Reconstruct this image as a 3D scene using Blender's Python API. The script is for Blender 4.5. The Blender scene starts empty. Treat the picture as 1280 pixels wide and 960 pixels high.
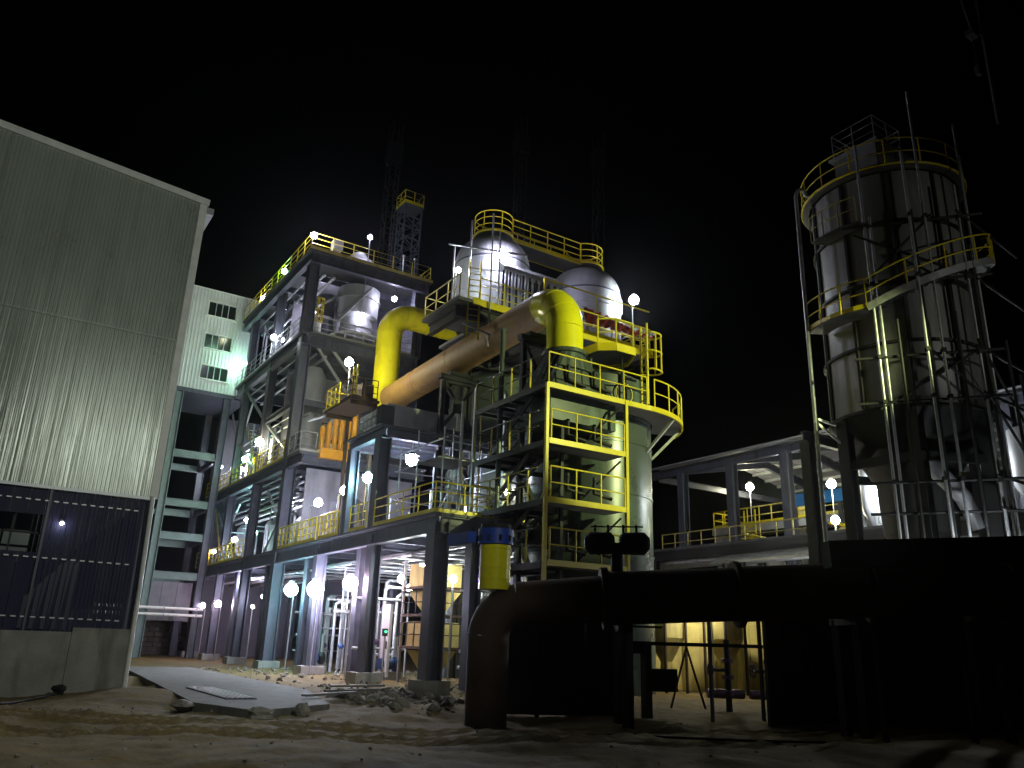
import bpy, bmesh, math, random
from mathutils import Vector, Matrix, noise
random.seed(7)
sc = bpy.context.scene
col = sc.collection
PI = math.pi

# ------------------------------------------------------------------ camera
def make_camera():
    f, yaw, p, r = 997.5, 0.572024, 0.313705, 0.0338833
    fw = Vector((math.sin(yaw)*math.cos(p), math.cos(yaw)*math.cos(p), math.sin(p)))
    rt = Vector((math.cos(yaw), -math.sin(yaw), 0)); up = rt.cross(fw)
    r2 = rt*math.cos(r)+up*math.sin(r); u2 = -rt*math.sin(r)+up*math.cos(r)
    cd = bpy.data.cameras.new('camera'); cam = bpy.data.objects.new('camera', cd); col.objects.link(cam)
    M = Matrix((r2, u2, -fw)).transposed().to_4x4(); M.translation = Vector((0, 0, 1.6))
    cam.matrix_world = M
    cd.sensor_width = 36; cd.lens = 36*f/1280; cd.clip_start = .1; cd.clip_end = 3000
    sc.camera = cam
make_camera()

# ------------------------------------------------------------------ world, light, exposure
w = bpy.data.worlds.new("World"); sc.world = w; w.use_nodes = True
nt = w.node_tree; bg = nt.nodes['Background']
sky = nt.nodes.new('ShaderNodeTexSky'); sky.sky_type = 'NISHITA'; sky.sun_disc = False
sky.sun_elevation = math.radians(-7.5); sky.sun_rotation = math.radians(200)
nt.links.new(sky.outputs[0], bg.inputs[0]); bg.inputs[1].default_value = 0.05
sc.view_settings.view_transform = 'Standard'; sc.view_settings.look = 'None'
sc.view_settings.exposure = 0; sc.view_settings.gamma = 1

# ------------------------------------------------------------------ materials
MATS = {}
def mat(name, c, rough=.6, metal=0., var=.25, scale=2.0, bump=.0, bscale=30., stain=None, stretch=(1, 1, 1), bstretch=None):
    m = bpy.data.materials.new(name); m.use_nodes = True; n = m.node_tree; b = n.nodes['Principled BSDF']
    b.inputs['Roughness'].default_value = rough; b.inputs['Metallic'].default_value = metal
    tc = n.nodes.new('ShaderNodeTexCoord'); mp = n.nodes.new('ShaderNodeMapping'); mp.inputs['Scale'].default_value = stretch
    n.links.new(tc.outputs['Object'], mp.inputs['Vector'])
    no = n.nodes.new('ShaderNodeTexNoise'); no.inputs['Scale'].default_value = scale; no.inputs['Detail'].default_value = 6; no.inputs['Roughness'].default_value = .65
    n.links.new(mp.outputs[0], no.inputs['Vector'])
    cr = n.nodes.new('ShaderNodeValToRGB'); e = cr.color_ramp.elements
    e[0].position = .3; e[1].position = .7
    e[0].color = [x*(1-var) for x in c]+[1]; e[1].color = [min(1, x*(1+var)) for x in c]+[1]
    n.links.new(no.outputs['Fac'], cr.inputs['Fac']); out = cr.outputs['Color']
    if stain:
        n2 = n.nodes.new('ShaderNodeTexNoise'); n2.inputs['Scale'].default_value = scale*.7; n2.inputs['Detail'].default_value = 8
        mp2 = n.nodes.new('ShaderNodeMapping'); mp2.inputs['Scale'].default_value = (3, 3, .5); mp2.inputs['Location'].default_value = (5, 2, 7)
        n.links.new(tc.outputs['Object'], mp2.inputs['Vector']); n.links.new(mp2.outputs[0], n2.inputs['Vector'])
        r2 = n.nodes.new('ShaderNodeValToRGB'); r2.color_ramp.elements[0].position = .53; r2.color_ramp.elements[1].position = .72
        n.links.new(n2.outputs['Fac'], r2.inputs['Fac'])
        mx = n.nodes.new('ShaderNodeMix'); mx.data_type = 'RGBA'
        n.links.new(r2.outputs['Color'], mx.inputs['Factor']); n.links.new(out, mx.inputs[6]); mx.inputs[7].default_value = list(stain)+[1]
        out = mx.outputs[2]
    n.links.new(out, b.inputs['Base Color'])
    rr = n.nodes.new('ShaderNodeMapRange'); rr.inputs[3].default_value = max(.05, rough-.12); rr.inputs[4].default_value = min(1, rough+.15)
    n.links.new(no.outputs['Fac'], rr.inputs[0]); n.links.new(rr.outputs[0], b.inputs['Roughness'])
    if bump:
        n3 = n.nodes.new('ShaderNodeTexNoise'); n3.inputs['Scale'].default_value = bscale; n3.inputs['Detail'].default_value = 5
        if bstretch:
            mp3 = n.nodes.new('ShaderNodeMapping'); mp3.inputs['Scale'].default_value = bstretch
            n.links.new(tc.outputs['Object'], mp3.inputs['Vector']); n.links.new(mp3.outputs[0], n3.inputs['Vector'])
        else: n.links.new(tc.outputs['Object'], n3.inputs['Vector'])
        bp = n.nodes.new('ShaderNodeBump'); bp.inputs['Strength'].default_value = bump; bp.inputs['Distance'].default_value = .05
        n.links.new(n3.outputs['Fac'], bp.inputs['Height']); n.links.new(bp.outputs[0], b.inputs['Normal'])
    MATS[name] = m
    return m
def emit(name, c, s):
    m = bpy.data.materials.new(name); m.use_nodes = True; n = m.node_tree; n.nodes.clear()
    e = n.nodes.new('ShaderNodeEmission'); o = n.nodes.new('ShaderNodeOutputMaterial')
    e.inputs[0].default_value = list(c)+[1]; e.inputs[1].default_value = s; n.links.new(e.outputs[0], o.inputs[0])
    MATS[name] = m; return m
mat('dirt', (.145, .098, .022), .95, 0, .22, .8, .3, 9, stain=(.09, .06, .018))
mat('concrete', (.30, .29, .26), .85, 0, .25, 1.2, .3, 25, stain=(.16, .15, .13))
mat('slab_concrete', (.15, .145, .13), .8, 0, .2, 1.5, .25, 30, stain=(.10, .095, .085))
mat('cladding', (.40, .43, .38), .28, .25, .10, .7, .25, 9, stretch=(1, 1, .25), bstretch=(1, 1, .02))
mat('clad_white', (.68, .69, .67), .5, .1, .1, 1.)
mat('white_trim', (.80, .80, .76), .5, .1, .12, 3)
mat('pale_lit_paint', (.15, .20, .19), .45, .1, .2, 1.5)
mat('blue_sheet', (.005, .006, .045), .6, .1, .3, 1.2, stretch=(3, 3, .5))
mat('frame_paint', (.078, .083, .112), .45, .15, .25, 1.5, stain=(.06, .045, .04))
mat('frame_red', (.16, .05, .045), .55, .1, .25, 2)
mat('deck_steel', (.10, .10, .105), .6, .3, .3, 2)
mat('yellow', (.66, .53, .012), .38, .05, .10, 2.2)
mat('yellow_pipe', (.82, .74, .010), .28, .0, .10, .9, stain=(.66, .56, .02))
mat('shaded_ochre', (.26, .15, .03), .62, .0, .3, 1.3, stain=(.22, .11, .04))  # yellow of the duct's long run, browned to put its shade into the colour
mat('ochre', (.66, .30, .02), .4, 0, .15, 2)
mat('dull_yellow', (.52, .43, .13), .7, 0, .2, .9, stain=(.25, .19, .08))
mat('green_paint', (.066, .080, .074), .28, .1, .12, .8, stain=(.12, .17, .14))
mat('stainless', (.37, .38, .40), .52, .3, .22, 1.3, stretch=(1, 1, .3))
mat('galv', (.46, .47, .48), .45, .6, .2, 3)
mat('silo_steel', (.25, .25, .245), .45, .35, .25, .9, stretch=(1, 1, .3), stain=(.18, .17, .15))
mat('grey_panel', (.30, .29, .33), .65, .05, .25, .7, stain=(.17, .16, .18))
mat('torn_film', (.03, .03, .07), .5)
mat('dark_panel', (.085, .08, .10), .65, .1, .3, .7)
mat('dark_steel', (.022, .021, .02), .6, .2, .35, 2)
mat('rust_dark', (.060, .033, .016), .75, .1, .4, 1.5)
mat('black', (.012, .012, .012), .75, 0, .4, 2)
mat('blue_paint', (.02, .06, .38), .45, 0, .2, 2)
mat('light_blue', (.03, .22, .62), .5, 0, .15, 2)
mat('red_cloth', (.48, .07, .035), .85, 0, .5, 6, .5, 20)
mat('brick', (.20, .14, .13), .9, 0, .35, 5, .5, 18)
mat('rubble', (.23, .21, .18), .9, 0, .4, 3, .5, 12)
mat('glass_dark', (.015, .022, .02), .08, 0, .2, 1)
mat('pump_blue', (.03, .07, .2), .5, .1, .3, 3)
mat('valve_purple', (.10, .05, .10), .5, .1, .3, 3)
emit('lamp_violet', (.78, .76, 1.0), 270)
emit('lamp_white', (.88, .95, 1.0), 260)
emit('lamp_green', (.42, 1.0, .66), 190)
emit('lamp_warm', (1.0, .98, .66), 150)
emit('lamp_pink', (1.0, .74, .98), 140)
emit('lamp_teal', (.45, .95, 1.0), 190)
emit('lamp_strong', (1.0, .97, .80), 430)
emit('glint_glow', (1, 1, 1), 60)

# ------------------------------------------------------------------ mesh helpers
V = Vector
class MB:
    def __init__(s): s.v = []; s.f = []; s.sm = []
    def add(s, vs, fs, smooth=False):
        o = len(s.v); s.v += [tuple(x) for x in vs]
        for f in fs: s.f.append([i+o for i in f]); s.sm.append(smooth)
        return s
    def box(s, x0, x1, y0, y1, z0, z1):
        return s.add([(x0,y0,z0),(x1,y0,z0),(x1,y1,z0),(x0,y1,z0),(x0,y0,z1),(x1,y0,z1),(x1,y1,z1),(x0,y1,z1)],
              [(0,3,2,1),(4,5,6,7),(0,1,5,4),(1,2,6,5),(2,3,7,6),(3,0,4,7)])
    def bar(s, p, q, w, h=None):
        h = h or w; p = V(p); q = V(q); d = (q-p).normalized()
        u = V((0,0,1)) if abs(d.z) < .95 else V((1,0,0))
        a = d.cross(u).normalized()*(w/2); b = a.cross(d).normalized()*(h/2)
        vs = [p-a-b,p+a-b,p+a+b,p-a+b,q-a-b,q+a-b,q+a+b,q-a+b]
        return s.add(vs, [(0,3,2,1),(4,5,6,7),(0,1,5,4),(1,2,6,5),(2,3,7,6),(3,0,4,7)])
    def ibeam(s, p, q, w, h, t=.05):
        """I section along p-q, flanges across the vertical (or X for posts)."""
        p = V(p); q = V(q); d = (q-p).normalized()
        u = V((0,0,1)) if abs(d.z) < .95 else V((1,0,0))
        a = d.cross(u).normalized(); b = a.cross(d).normalized()
        o = b*(h/2-t/2)
        s.bar_ab(p-o, q-o, a*(w/2), b*(t/2)); s.bar_ab(p+o, q+o, a*(w/2), b*(t/2)); s.bar_ab(p, q, a*(t/2), b*(h/2-t-.002))
        return s
    def bar_ab(s, p, q, a, b):
        vs = [p-a-b,p+a-b,p+a+b,p-a+b,q-a-b,q+a-b,q+a+b,q-a+b]
        return s.add(vs, [(0,3,2,1),(4,5,6,7),(0,1,5,4),(1,2,6,5),(2,3,7,6),(3,0,4,7)])
    def tube(s, p, q, r, n=6, r2=None, caps=True): return s.path([p, q], [r, r if r2 is None else r2], n, caps)
    def path(s, pts, r, n=6, caps=True):
        pts = [V(p) for p in pts]; k = len(pts)
        rs = r if isinstance(r, (list, tuple)) else [r]*k
        o = len(s.v); prev = None
        for i, p in enumerate(pts):
            if i == 0: d = pts[1]-p
            elif i == k-1: d = p-pts[i-1]
            else: d = (p-pts[i-1]).normalized()+(pts[i+1]-p).normalized()
            d.normalize()
            if prev is None:
                u = V((0,0,1)) if abs(d.z) < .9 else V((1,0,0)); a = d.cross(u).normalized()
            else: a = (prev-d*prev.dot(d)).normalized()
            prev = a; b = d.cross(a)
            for j in range(n):
                t = 2*PI*j/n; s.v.append(tuple(p+(a*math.cos(t)+b*math.sin(t))*rs[i]))
        for i in range(k-1):
            for j in range(n):
                s.f.append([o+i*n+j, o+i*n+(j+1)%n, o+(i+1)*n+(j+1)%n, o+(i+1)*n+j]); s.sm.append(True)
        if caps:
            q = len(s.v); s.v += s.v[o:o+n]+s.v[o+(k-1)*n:o+k*n]
            s.f.append([q+j for j in range(n)][::-1]); s.sm.append(False)
            s.f.append([q+n+j for j in range(n)]); s.sm.append(False)
        return s
    def lathe(s, cx, cy, prof, n=32, a0=0, a1=2*PI, smooth=True):
        full = abs(a1-a0-2*PI) < 1e-4; m = n if full else n+1
        for i in range(1, len(prof)-1):                              # sharp profile corners get their own ring
            u = V((prof[i][0]-prof[i-1][0], prof[i][1]-prof[i-1][1], 0)); w_ = V((prof[i+1][0]-prof[i][0], prof[i+1][1]-prof[i][1], 0))
            if smooth and u.length > 1e-6 and w_.length > 1e-6 and u.angle(w_) > .5:
                s.lathe(cx,cy,prof[:i+1],n,a0,a1,smooth); return s.lathe(cx,cy,prof[i:],n,a0,a1,smooth)
        o = len(s.v)
        for (r, z) in prof:
            for j in range(m):
                t = a0+(a1-a0)*j/n; s.v.append((cx+r*math.cos(t), cy+r*math.sin(t), z))
        for i in range(len(prof)-1):
            for j in range(n):
                k = (j+1) % m if full else j+1
                s.f.append([o+i*m+j, o+i*m+k, o+(i+1)*m+k, o+(i+1)*m+j]); s.sm.append(smooth)
        return s
    def ring(s, cx, cy, r0, r1, z0, z1, n=32, a0=0, a1=2*PI):
        s.lathe(cx, cy, [(r0,z0),(r1,z0)], n, a0, a1, False); s.lathe(cx, cy, [(r1,z0),(r1,z1)], n, a0, a1, True)
        s.lathe(cx, cy, [(r1,z1),(r0,z1)], n, a0, a1, False); s.lathe(cx, cy, [(r0,z1),(r0,z0)], n, a0, a1, True); return s
    def prism(s, poly, z0, z1):
        n = len(poly); vs = [(x,y,z0) for x,y in poly]+[(x,y,z1) for x,y in poly]
        return s.add(vs, [tuple(range(n))[::-1], tuple(range(n,2*n))]+[(i,(i+1)%n,n+(i+1)%n,n+i) for i in range(n)])
    def mesh(s, name, m):
        me = bpy.data.meshes.new(name); me.from_pydata(s.v, [], s.f)
        me.polygons.foreach_set('use_smooth', s.sm); me.materials.append(MATS[m]); me.update(); return me
    def build(s, name, m, parent=None, kind=None, label=None):
        o = bpy.data.objects.new(name, s.mesh(name, m)); col.objects.link(o)
        if parent is not None:
            o.parent = parent
            root = parent
            while root.parent: root = root.parent
            o.data.transform(Matrix.Translation(-root.location))
        if kind: o['kind'] = kind
        if label: o['label'] = label
        return o
def thing(name, label, cat, loc=(0,0,0), group=None):
    o = bpy.data.objects.new(name, None); col.objects.link(o); o.location = loc; o.empty_display_size = .2
    o['label'] = label; o['category'] = cat
    if group: o['group'] = group
    return o
def struct(mb, name, m): return mb.build(name, m, None, 'structure')

def resample(pts, step):
    """points every ~step along the whole polyline, corners sharper than 30 degrees kept"""
    pts = [V(p) for p in pts]; out = []; run = [pts[0]]; runs = []
    for k in range(1, len(pts)):
        run.append(pts[k])
        if k < len(pts)-1 and (pts[k]-pts[k-1]).angle(pts[k+1]-pts[k]) > .52: runs.append(run); run = [pts[k]]
    runs.append(run)
    for run in runs:
        L = [0]
        for a, b in zip(run, run[1:]): L.append(L[-1]+(b-a).length)
        n = max(1, round(L[-1]/step))
        for q in range(n):
            d = L[-1]*q/n; k = max(i for i in range(len(L)-1) if L[i] <= d+1e-9)
            out.append(run[k].lerp(run[k+1], (d-L[k])/max(1e-9, L[k+1]-L[k])))
    out.append(pts[-1]); return out
def rail(mb, pts, h=1.05, step=1.3, r=.03, mids=(.5,), toe=.14, posts=True):
    """guard rail along pts (deck level)"""
    up = V((0,0,h)); pts = [V(p) for p in pts]
    mb.path([p+up for p in pts], r, 5)
    for k in mids: mb.path([p+up*k for p in pts], r*.8, 5)
    if posts:
        for p in resample(pts, step): mb.tube(p, p+up, r, 5)
    if toe:
        for a, b in zip(pts, pts[1:]): mb.bar(a+V((0,0,toe/2)), b+V((0,0,toe/2)), .025, toe)
    return mb
def arc(cx, cy, r, z, a0, a1, n=16, z1=None):
    z1 = z if z1 is None else z1
    return [V((cx+r*math.cos(a0+(a1-a0)*i/n), cy+r*math.sin(a0+(a1-a0)*i/n), z+(z1-z)*i/n)) for i in range(n+1)]
def elbow(p0, p1, p2, rad, n=8):
    """points of a quarter bend replacing corner p1"""
    p0, p1, p2 = V(p0), V(p1), V(p2); a = (p0-p1).normalized(); b = (p2-p1).normalized()
    c = p1+a*rad+b*rad; out = []
    for i in range(n+1):
        t = PI/2*i/n; out.append(c - b*rad*math.cos(t) - a*rad*math.sin(t))
    return out
D = math.radians

# ------------------------------------------------------------------ ground
def gh(x, y):
    h = .13*noise.noise((x*.35,y*.35,1))+.06*noise.noise((x*1.1,y*1.1,5))+.035*noise.noise((x*2.6,y*2.6,9))+.03*noise.noise((x*5.5,y*5.5,3))
    h += .22*math.exp(-((x-4.0)**2/2.2+(y-24.0)**2/2.0))            # heap at the warehouse corner
    for k, off in enumerate((0, .55, 2.0, 2.6)):                    # wheel ruts
        d = (y-(15.2-off))+.45*(x-8)-.02*(x-8)**2
        h -= .07*math.exp(-(d/.16)**2); h += .05*math.exp(-((d-.28)/.12)**2)
    f = max(0, min(1, (40-abs(y-14))/20))*max(0, min(1, (40-abs(x-8))/15))
    return h*f-.05
def make_ground():
    def ax(c0, c1, st, far):
        a = []; x = c0
        while x <= c1: a.append(x); x += st
        s = st
        while a[-1] < far: s *= 1.35; a.append(a[-1]+s)
        s = st
        while a[0] > -far: s *= 1.35; a.insert(0, a[0]-s)
        return a
    xs = ax(-3, 24, .16, 900); ys = ax(6, 30, .16, 900)
    vs = [(x, y, gh(x, y)) for y in ys for x in xs]; n = len(xs)
    fs = [(j*n+i, j*n+i+1, (j+1)*n+i+1, (j+1)*n+i) for j in range(len(ys)-1) for i in range(n-1)]
    mb = MB(); mb.add(vs, fs, True); struct(mb, 'ground', 'dirt')
make_ground()
def make_slab():
    mb = MB(); mb.prism([(4.7,20.2),(5.45,17.9),(7.6,19.3),(8.9,24.5),(9.0,40),(6.1,40)], -.2, .09)
    struct(mb, 'pavement', 'slab_concrete')
    t = thing('drain_grate', 'long dark metal drain grate set into the pale concrete pavement', 'grate', (5.9,22,.09))
    mb = MB(); mb.box(5.6,6.35,20.9,25.2,.092,.11).build('frame','black',t)
    for i in range(6):
        x = 5.65+i*.118; mb = MB(); mb.box(x,x+.045,20.95,25.15,.111,.13); mb.build('bar','galv',t)
make_slab()

# ------------------------------------------------------------------ warehouse on the left
def corrug(mb, x0, x1, y, zb, zt, pitch=.105, dep=.03):
    """trapezoid ribs on a wall along X facing -Y; zb, zt functions of x"""
    prof = []; x = x0
    while x < x1-1e-6:
        prof += [(x, 0), (x+pitch*.45, 0), (x+pitch*.58, -dep), (x+pitch*.87, -dep)]; x += pitch
    prof.append((x1, 0)); prof = [(min(a, x1), b) for a, b in prof]
    vs = []; fs = []
    for a, b in prof: vs += [(a, y+b, zb(a)), (a, y+b, zt(a))]
    for i in range(len(prof)-1): fs.append((2*i, 2*i+2, 2*i+3, 2*i+1))
    mb.add(vs, fs)
def make_warehouse():
    t = thing('warehouse', 'tall grey corrugated metal warehouse over blue lower sheets and a concrete base wall', 'warehouse', (-4,25.09,0))
    Y = 25.09; roof = lambda x: 15.0+(3.94-x)*.088
    for i in range(9):
        x1 = 3.80-i*1.8; x0 = x1-1.8
        mb = MB(); corrug(mb, x0, x1, Y, lambda x: 5.29, roof); mb.build('cladding_sheet', 'cladding', t)
    mb = MB(); mb.add([(-12.4,Y+.05,5.3),(3.88,Y+.05,5.3),(3.88,Y+.05,roof(3.88)-.05),(-12.4,Y+.05,roof(-12.4)-.05),
                       (-12.4,Y+30,5.3),(3.88,Y+30,5.3),(3.88,Y+30,roof(3.88)-.05),(-12.4,Y+30,roof(-12.4)-.05)],
                      [(0,3,2,1),(1,2,6,5),(4,5,6,7),(3,7,6,2),(0,4,7,3),(0,1,5,4)]); mb.build('wall', 'cladding', t)
    mb = MB(); mb.bar((-12.5,Y-.06,roof(-12.5)+.02),(4.05,Y-.06,roof(4.05)+.02),.12,.22); mb.build('roof_trim','white_trim',t)
    mb = MB(); mb.box(-12.4,3.77,Y-.045,Y-.031,10.1,10.16); mb.build('lap_strip','cladding',t)
    mb = MB(); mb.box(3.78,4.0,Y-.07,Y+.12,5.25,14.92); mb.build('corner_trim','white_trim',t)
    mb = MB(); mb.box(4.0,4.22,Y-.1,Y+30,14.62,14.84); mb.build('gutter','galv',t)
    mb = MB(); mb.box(-12.4,3.9,Y-.05,Y+.02,5.2,5.285); mb.build('base_flashing','galv',t)
    mb = MB(); mb.path([(3.86,Y-.12,5.3),(3.92,Y-.14,2.8),(3.95,Y-.16,-.05)],.06,8); mb.build('downpipe','white_trim',t)
    # lower sheets
    xs = [-12.4,-9,-6,-3.2,-1.2]+[1.25,1.95,2.62,3.2,3.72]
    for a, b in zip(xs, xs[1:]):
        mb = MB(); dy = random.uniform(.05,.14)
        for (p, q) in ((a, b),):
            n = 6
            for k in range(n):
                u = p+(q-p)*k/n; v = p+(q-p)*(k+1)/n
                z1 = 5.2
                if p == -1.2:                                       # the sheets left of the rail have an opening
                    mb.box(u,v-.01,Y+dy,Y+dy+.03,1.5,3.5); mb.box(u,v-.01,Y+dy,Y+dy+.03,4.5,5.2)
                else: mb.box(u,v-.01,Y+dy+(.02 if k%2 else 0),Y+dy+.03+(.02 if k%2 else 0),1.5,z1)
        mb.build('blue_sheet','blue_sheet',t)
    mb = MB(); mb.box(-1.3,1.3,Y+1.4,Y+1.5,3.3,4.7); mb.build('inner_panel','green_paint',t)
    mb = MB(); mb.box(-1.3,1.3,Y+.3,Y+.36,4.0,4.05); mb.box(-.2,-.13,Y+.25,Y+.3,3.5,4.5); mb.box(.55,.6,Y+.25,Y+.3,3.5,4.5); mb.build('window_bar','dark_steel',t)
    for x in (1.28,-1.24): mb = MB(); mb.box(x,x+.06,Y-.02,Y+.05,1.5,5.2); mb.build('sheet_batten','frame_paint',t)
    me = None
    for z in (4.86,3.35,1.83):
        for i in range(19):
            x = 3.5-i*.225
            if me is None:
                mb = MB(); mb.box(-.06,.06,-.02,0,-.017,.017); me = mb.mesh('fixing_plate','galv')
            o = bpy.data.objects.new('fixing_plate', me); col.objects.link(o); o.parent = t
            o.location = V((x,Y+.04,z+.002*i))-t.location
    # dark post and girts behind the sheets' edge
    mb = MB(); mb.ibeam((3.82,Y+.5,0),(3.82,Y+.5,5.25),.25,.25,.03); mb.build('column','frame_paint',t)
    # torn pale film hanging over the blue sheets
    mb = MB(); n = 9
    for i in range(n):
        x = 1.15+i*.13; zt = 2.35+.95*min(1, i/6)+.05*math.sin(i*3)
        mb.add([(x,Y+.03+.02*(i%2),1.55),(x+.1,Y+.02+.02*((i+1)%2),1.55),(x+.13,Y+.03,zt+.1),(x+.02,Y+.035,zt)],[(0,1,2,3)])
    mb.build('torn_film','torn_film',t)
    # concrete base wall in cast lengths
    x = -12.4
    for x1 in (-9.6,-7.2,-4.8,-2.4,0.05,2.45,3.9):
        zt = 1.62 if x1 > 3 else 1.5
        mb = MB(); mb.box(x+.006,x1-.006,Y-.1,Y+.2,-.4,zt); mb.build('base_wall','concrete',t); x = x1
make_warehouse()

# ------------------------------------------------------------------ lamps
GLOBE = {}
def lamp(x, y, z, base, m, label, r=.2, side=(0, 0), group=None, cat='lamp', hang=False):
    r = round(r*random.uniform(.8,1.0),3)
    t = thing('floodlight', label, cat, (x+side[0], y+side[1], base), group)
    px, py = x+side[0], y+side[1]
    mb = MB()
    if hang: mb.tube((px,py,base),(x,y,z+r*.8),.02,6)
    else:
        mb.path([(px,py,base),(px,py,z-.15),(x,y,z-r*.7)],.035,6)
    mb.build('pole','galv',t)
    k = (m, r)
    if k not in GLOBE:
        bm = bmesh.new(); bmesh.ops.create_icosphere(bm, subdivisions=2, radius=r)
        me = bpy.data.meshes.new('lamp_globe'); bm.to_mesh(me); bm.free()
        me.polygons.foreach_set('use_smooth',[True]*len(me.polygons)); me.materials.append(MATS[m]); GLOBE[k] = me
    g = bpy.data.objects.new('lamp_globe', GLOBE[k]); col.objects.link(g); g.parent = t; g.location = V((x,y,z))-t.location
    mb = MB(); mb.lathe(x,y,[(r*.35,z+r*1.02),(r*.5,z+r*1.25),(.02,z+r*1.4)] if not hang else [(r*1.15,z+r*.6),(r*.5,z+r*1.15),(.03,z+r*1.3)],12); mb.build('lamp_cap','dark_steel',t)
    return t
Zg, Z2, Z3, Z4, Z5 = 0, 5.95, 11.05, 18.6, 23.8
lamp(13.15,43.2,24.75,Z5,'lamp_violet','bright floodlight on the nearest top corner of the steel frame',.22,(.05,.35))
lamp(13.1,48.5,24.4,Z5-.6,'lamp_green','floodlight on the frame roof edge, middle one of the sloping row',.22,(.2,.2))
lamp(13.1,52.9,24.0,Z5-.8,'lamp_warm','floodlight on the frame roof edge close to the white stair block',.22,(.2,.2))
lamp(16.9,43.6,26.0,Z5,'lamp_violet','lone floodlight on a thin pole over the frame roof beside the cone',.17)
lamp(13.0,48.5,19.7,Z4,'lamp_white','floodlight at the railing of the upper side deck, near the middle columns',.2,(.2,.1))
lamp(13.15,56.9,20.3,Z4-.1,'lamp_green','floodlight throwing green light on the corner of the white stair block',.22,(.25,.1))
lamp(13.1,49.0,12.95,Z3,'lamp_warm','yellowish globe light over the yellow railing of the middle side deck',.3,(.2,0))
lamp(13.3,52.7,12.5,Z3,'lamp_green','pale green light behind the railing at the far end of the middle deck',.2,(.3,.1))
lamp(13.6,38.6,7.95,Z2,'lamp_violet','violet globe light on a thin pole above the low deck railing',.21,(-.2,.55))
lamp(13.6,35.2,8.1,Z2,'lamp_warm','warm white globe light on a pole beside the end of the low railing',.23,(-.1,.5))
lamp(14.0,50.6,7.6,Z2,'lamp_green','tall greenish light glimpsed between columns over the low deck',.16)
lamp(13.4,52.9,7.3,Z2,'lamp_violet','small violet lamp above the low deck railing near its far end',.18,(.1,.1))
lamp(13.4,58.0,6.9,Z2,'lamp_pink','farthest pinkish lamp at the far end of the low deck railing',.18)
lamp(13.9,33.3,8.45,Z2,'lamp_teal','strong white lamp beside the teal lit column above the low deck',.24,(.1,.1))
lamp(15.2,31.6,9.2,10.1,'lamp_violet','dazzling lamp hanging under the mid deck left of the black trestle',.33,hang=True)
lamp(13.45,35.9,14.6,12.53,'lamp_strong','floodlight on a slim pole at the brown platform below the yellow pipe bend',.26,(0,-.15))
lamp(13.2,58.1,3.33,0,'lamp_pink','left one of two pink lamps at the far ground end of the frame',.22,(.2,0))
lamp(13.2,54.0,3.35,0,'lamp_pink','right one of two pink lamps at the far ground end of the frame',.24,(.2,0))
lamp(14.3,52.5,4.7,0,'lamp_violet','square white light high between far ground floor columns',.24)
lamp(14.2,47.8,3.7,0,'lamp_violet','small light low beside the blue grey far column at ground level',.18)
lamp(13.15,39.9,3.75,0,'lamp_teal','ground floor lamp washing a teal coloured column with light',.36,(.2,.2))
lamp(13.05,36.2,3.65,0,'lamp_violet','ground floor lamp lighting two pale violet columns, widest glow of the row',.4,(.2,.2))
lamp(13.1,32.25,3.75,0,'lamp_pink','ground floor lamp right of the pale column, nearest the blue column',.36,(.2,.2))
lamp(15.6,32.6,4.1,0,'lamp_white','globe lamp on a thin post beside the dull yellow hoppers under the deck',.2,(.15,.1))
lamp(16.2,40.5,3.3,0,'lamp_pink','tiny pink lamp deep among pipes under the deck',.1)
lamp(19.05,43.9,22.4,Z5-.4,'lamp_violet','small lamp hung under the frame roof above the yellow pipe bend',.2,hang=True)
lamp(17.1,44.2,20.9,Z5-.4,'lamp_violet','lamp shining against the shell of the hanging hopper vessel in the frame',.14,hang=True)
lamp(17.5,28.3,18.7,15.7,'lamp_violet','dazzling floodlight in front of the left domed vessel',.25,(-.1,.1))
lamp(15.3,28.5,17.3,15.7,'lamp_white','small lamp on a scaffold post left of the domed vessels',.14,(-.1,0))
lamp(25.4,28.2,18.5,16.2,'lamp_white','bright globe lamp on a pole right of the domed vessels',.28,(-.05,.05))
lamp(20.0,31.2,8.3,Z2,'lamp_warm','warm lamp glimpsed through the braces behind the access tower',.14)
lamp(17.4,29.6,3.4,0,'lamp_warm','white lamp under the deck just right of the dark end column',.2)
lamp(44.0,37.2,12.5,9.6,'lamp_warm','yellowish globe lamp on a pole over the yellow railed platform in the open shed',.32)
lamp(40.5,31.5,10.85,8.6,'lamp_white','small lamp beside a shed column left of the blue beam',.14)
lamp(35.3,24.65,9.78,6.8,'lamp_warm','upper one of two warm lamps left of the silo legs',.25)
lamp(35.3,24.62,7.95,6.8,'lamp_warm','lower one of two warm lamps left of the silo legs',.25)
lamp(33.3,21.0,8.7,7.2,'lamp_white','white lamp under the silo lighting the small bright hopper',.26)
lamp(34.6,19.2,9.38,7.2,'lamp_white','white lamp behind the silo legs, left of the near pair on the right',.2)
lamp(34.6,18.3,9.14,7.2,'lamp_white','white lamp behind the silo legs, right of the near pair on the right',.2)
lamp(39.5,13.3,11.0,7.0,'lamp_green','greenish lamp under the shed roof at the right picture edge',.06)
lamp(24.4,22.9,3.7,0,'lamp_strong','warm lamp under the pipe bridge lighting the yellow wall',.2)
lamp(30.0,24.0,4.4,0,'lamp_white','lamp behind the silver pipes under the pipe bridge',.16)
lamp(24.4,11.7,4.3,0,'lamp_white','low lamp behind the dark duct shining up at the silo and its scaffold',.22)
lamp(14.2,56.8,12.6,Z3,'lamp_violet','far violet light behind the last column of the middle side deck',.18)
lamp(15.2,46.8,13.0,Z3,'lamp_warm','warm light beside the tall pale vessel behind the corner column',.14)
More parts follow.
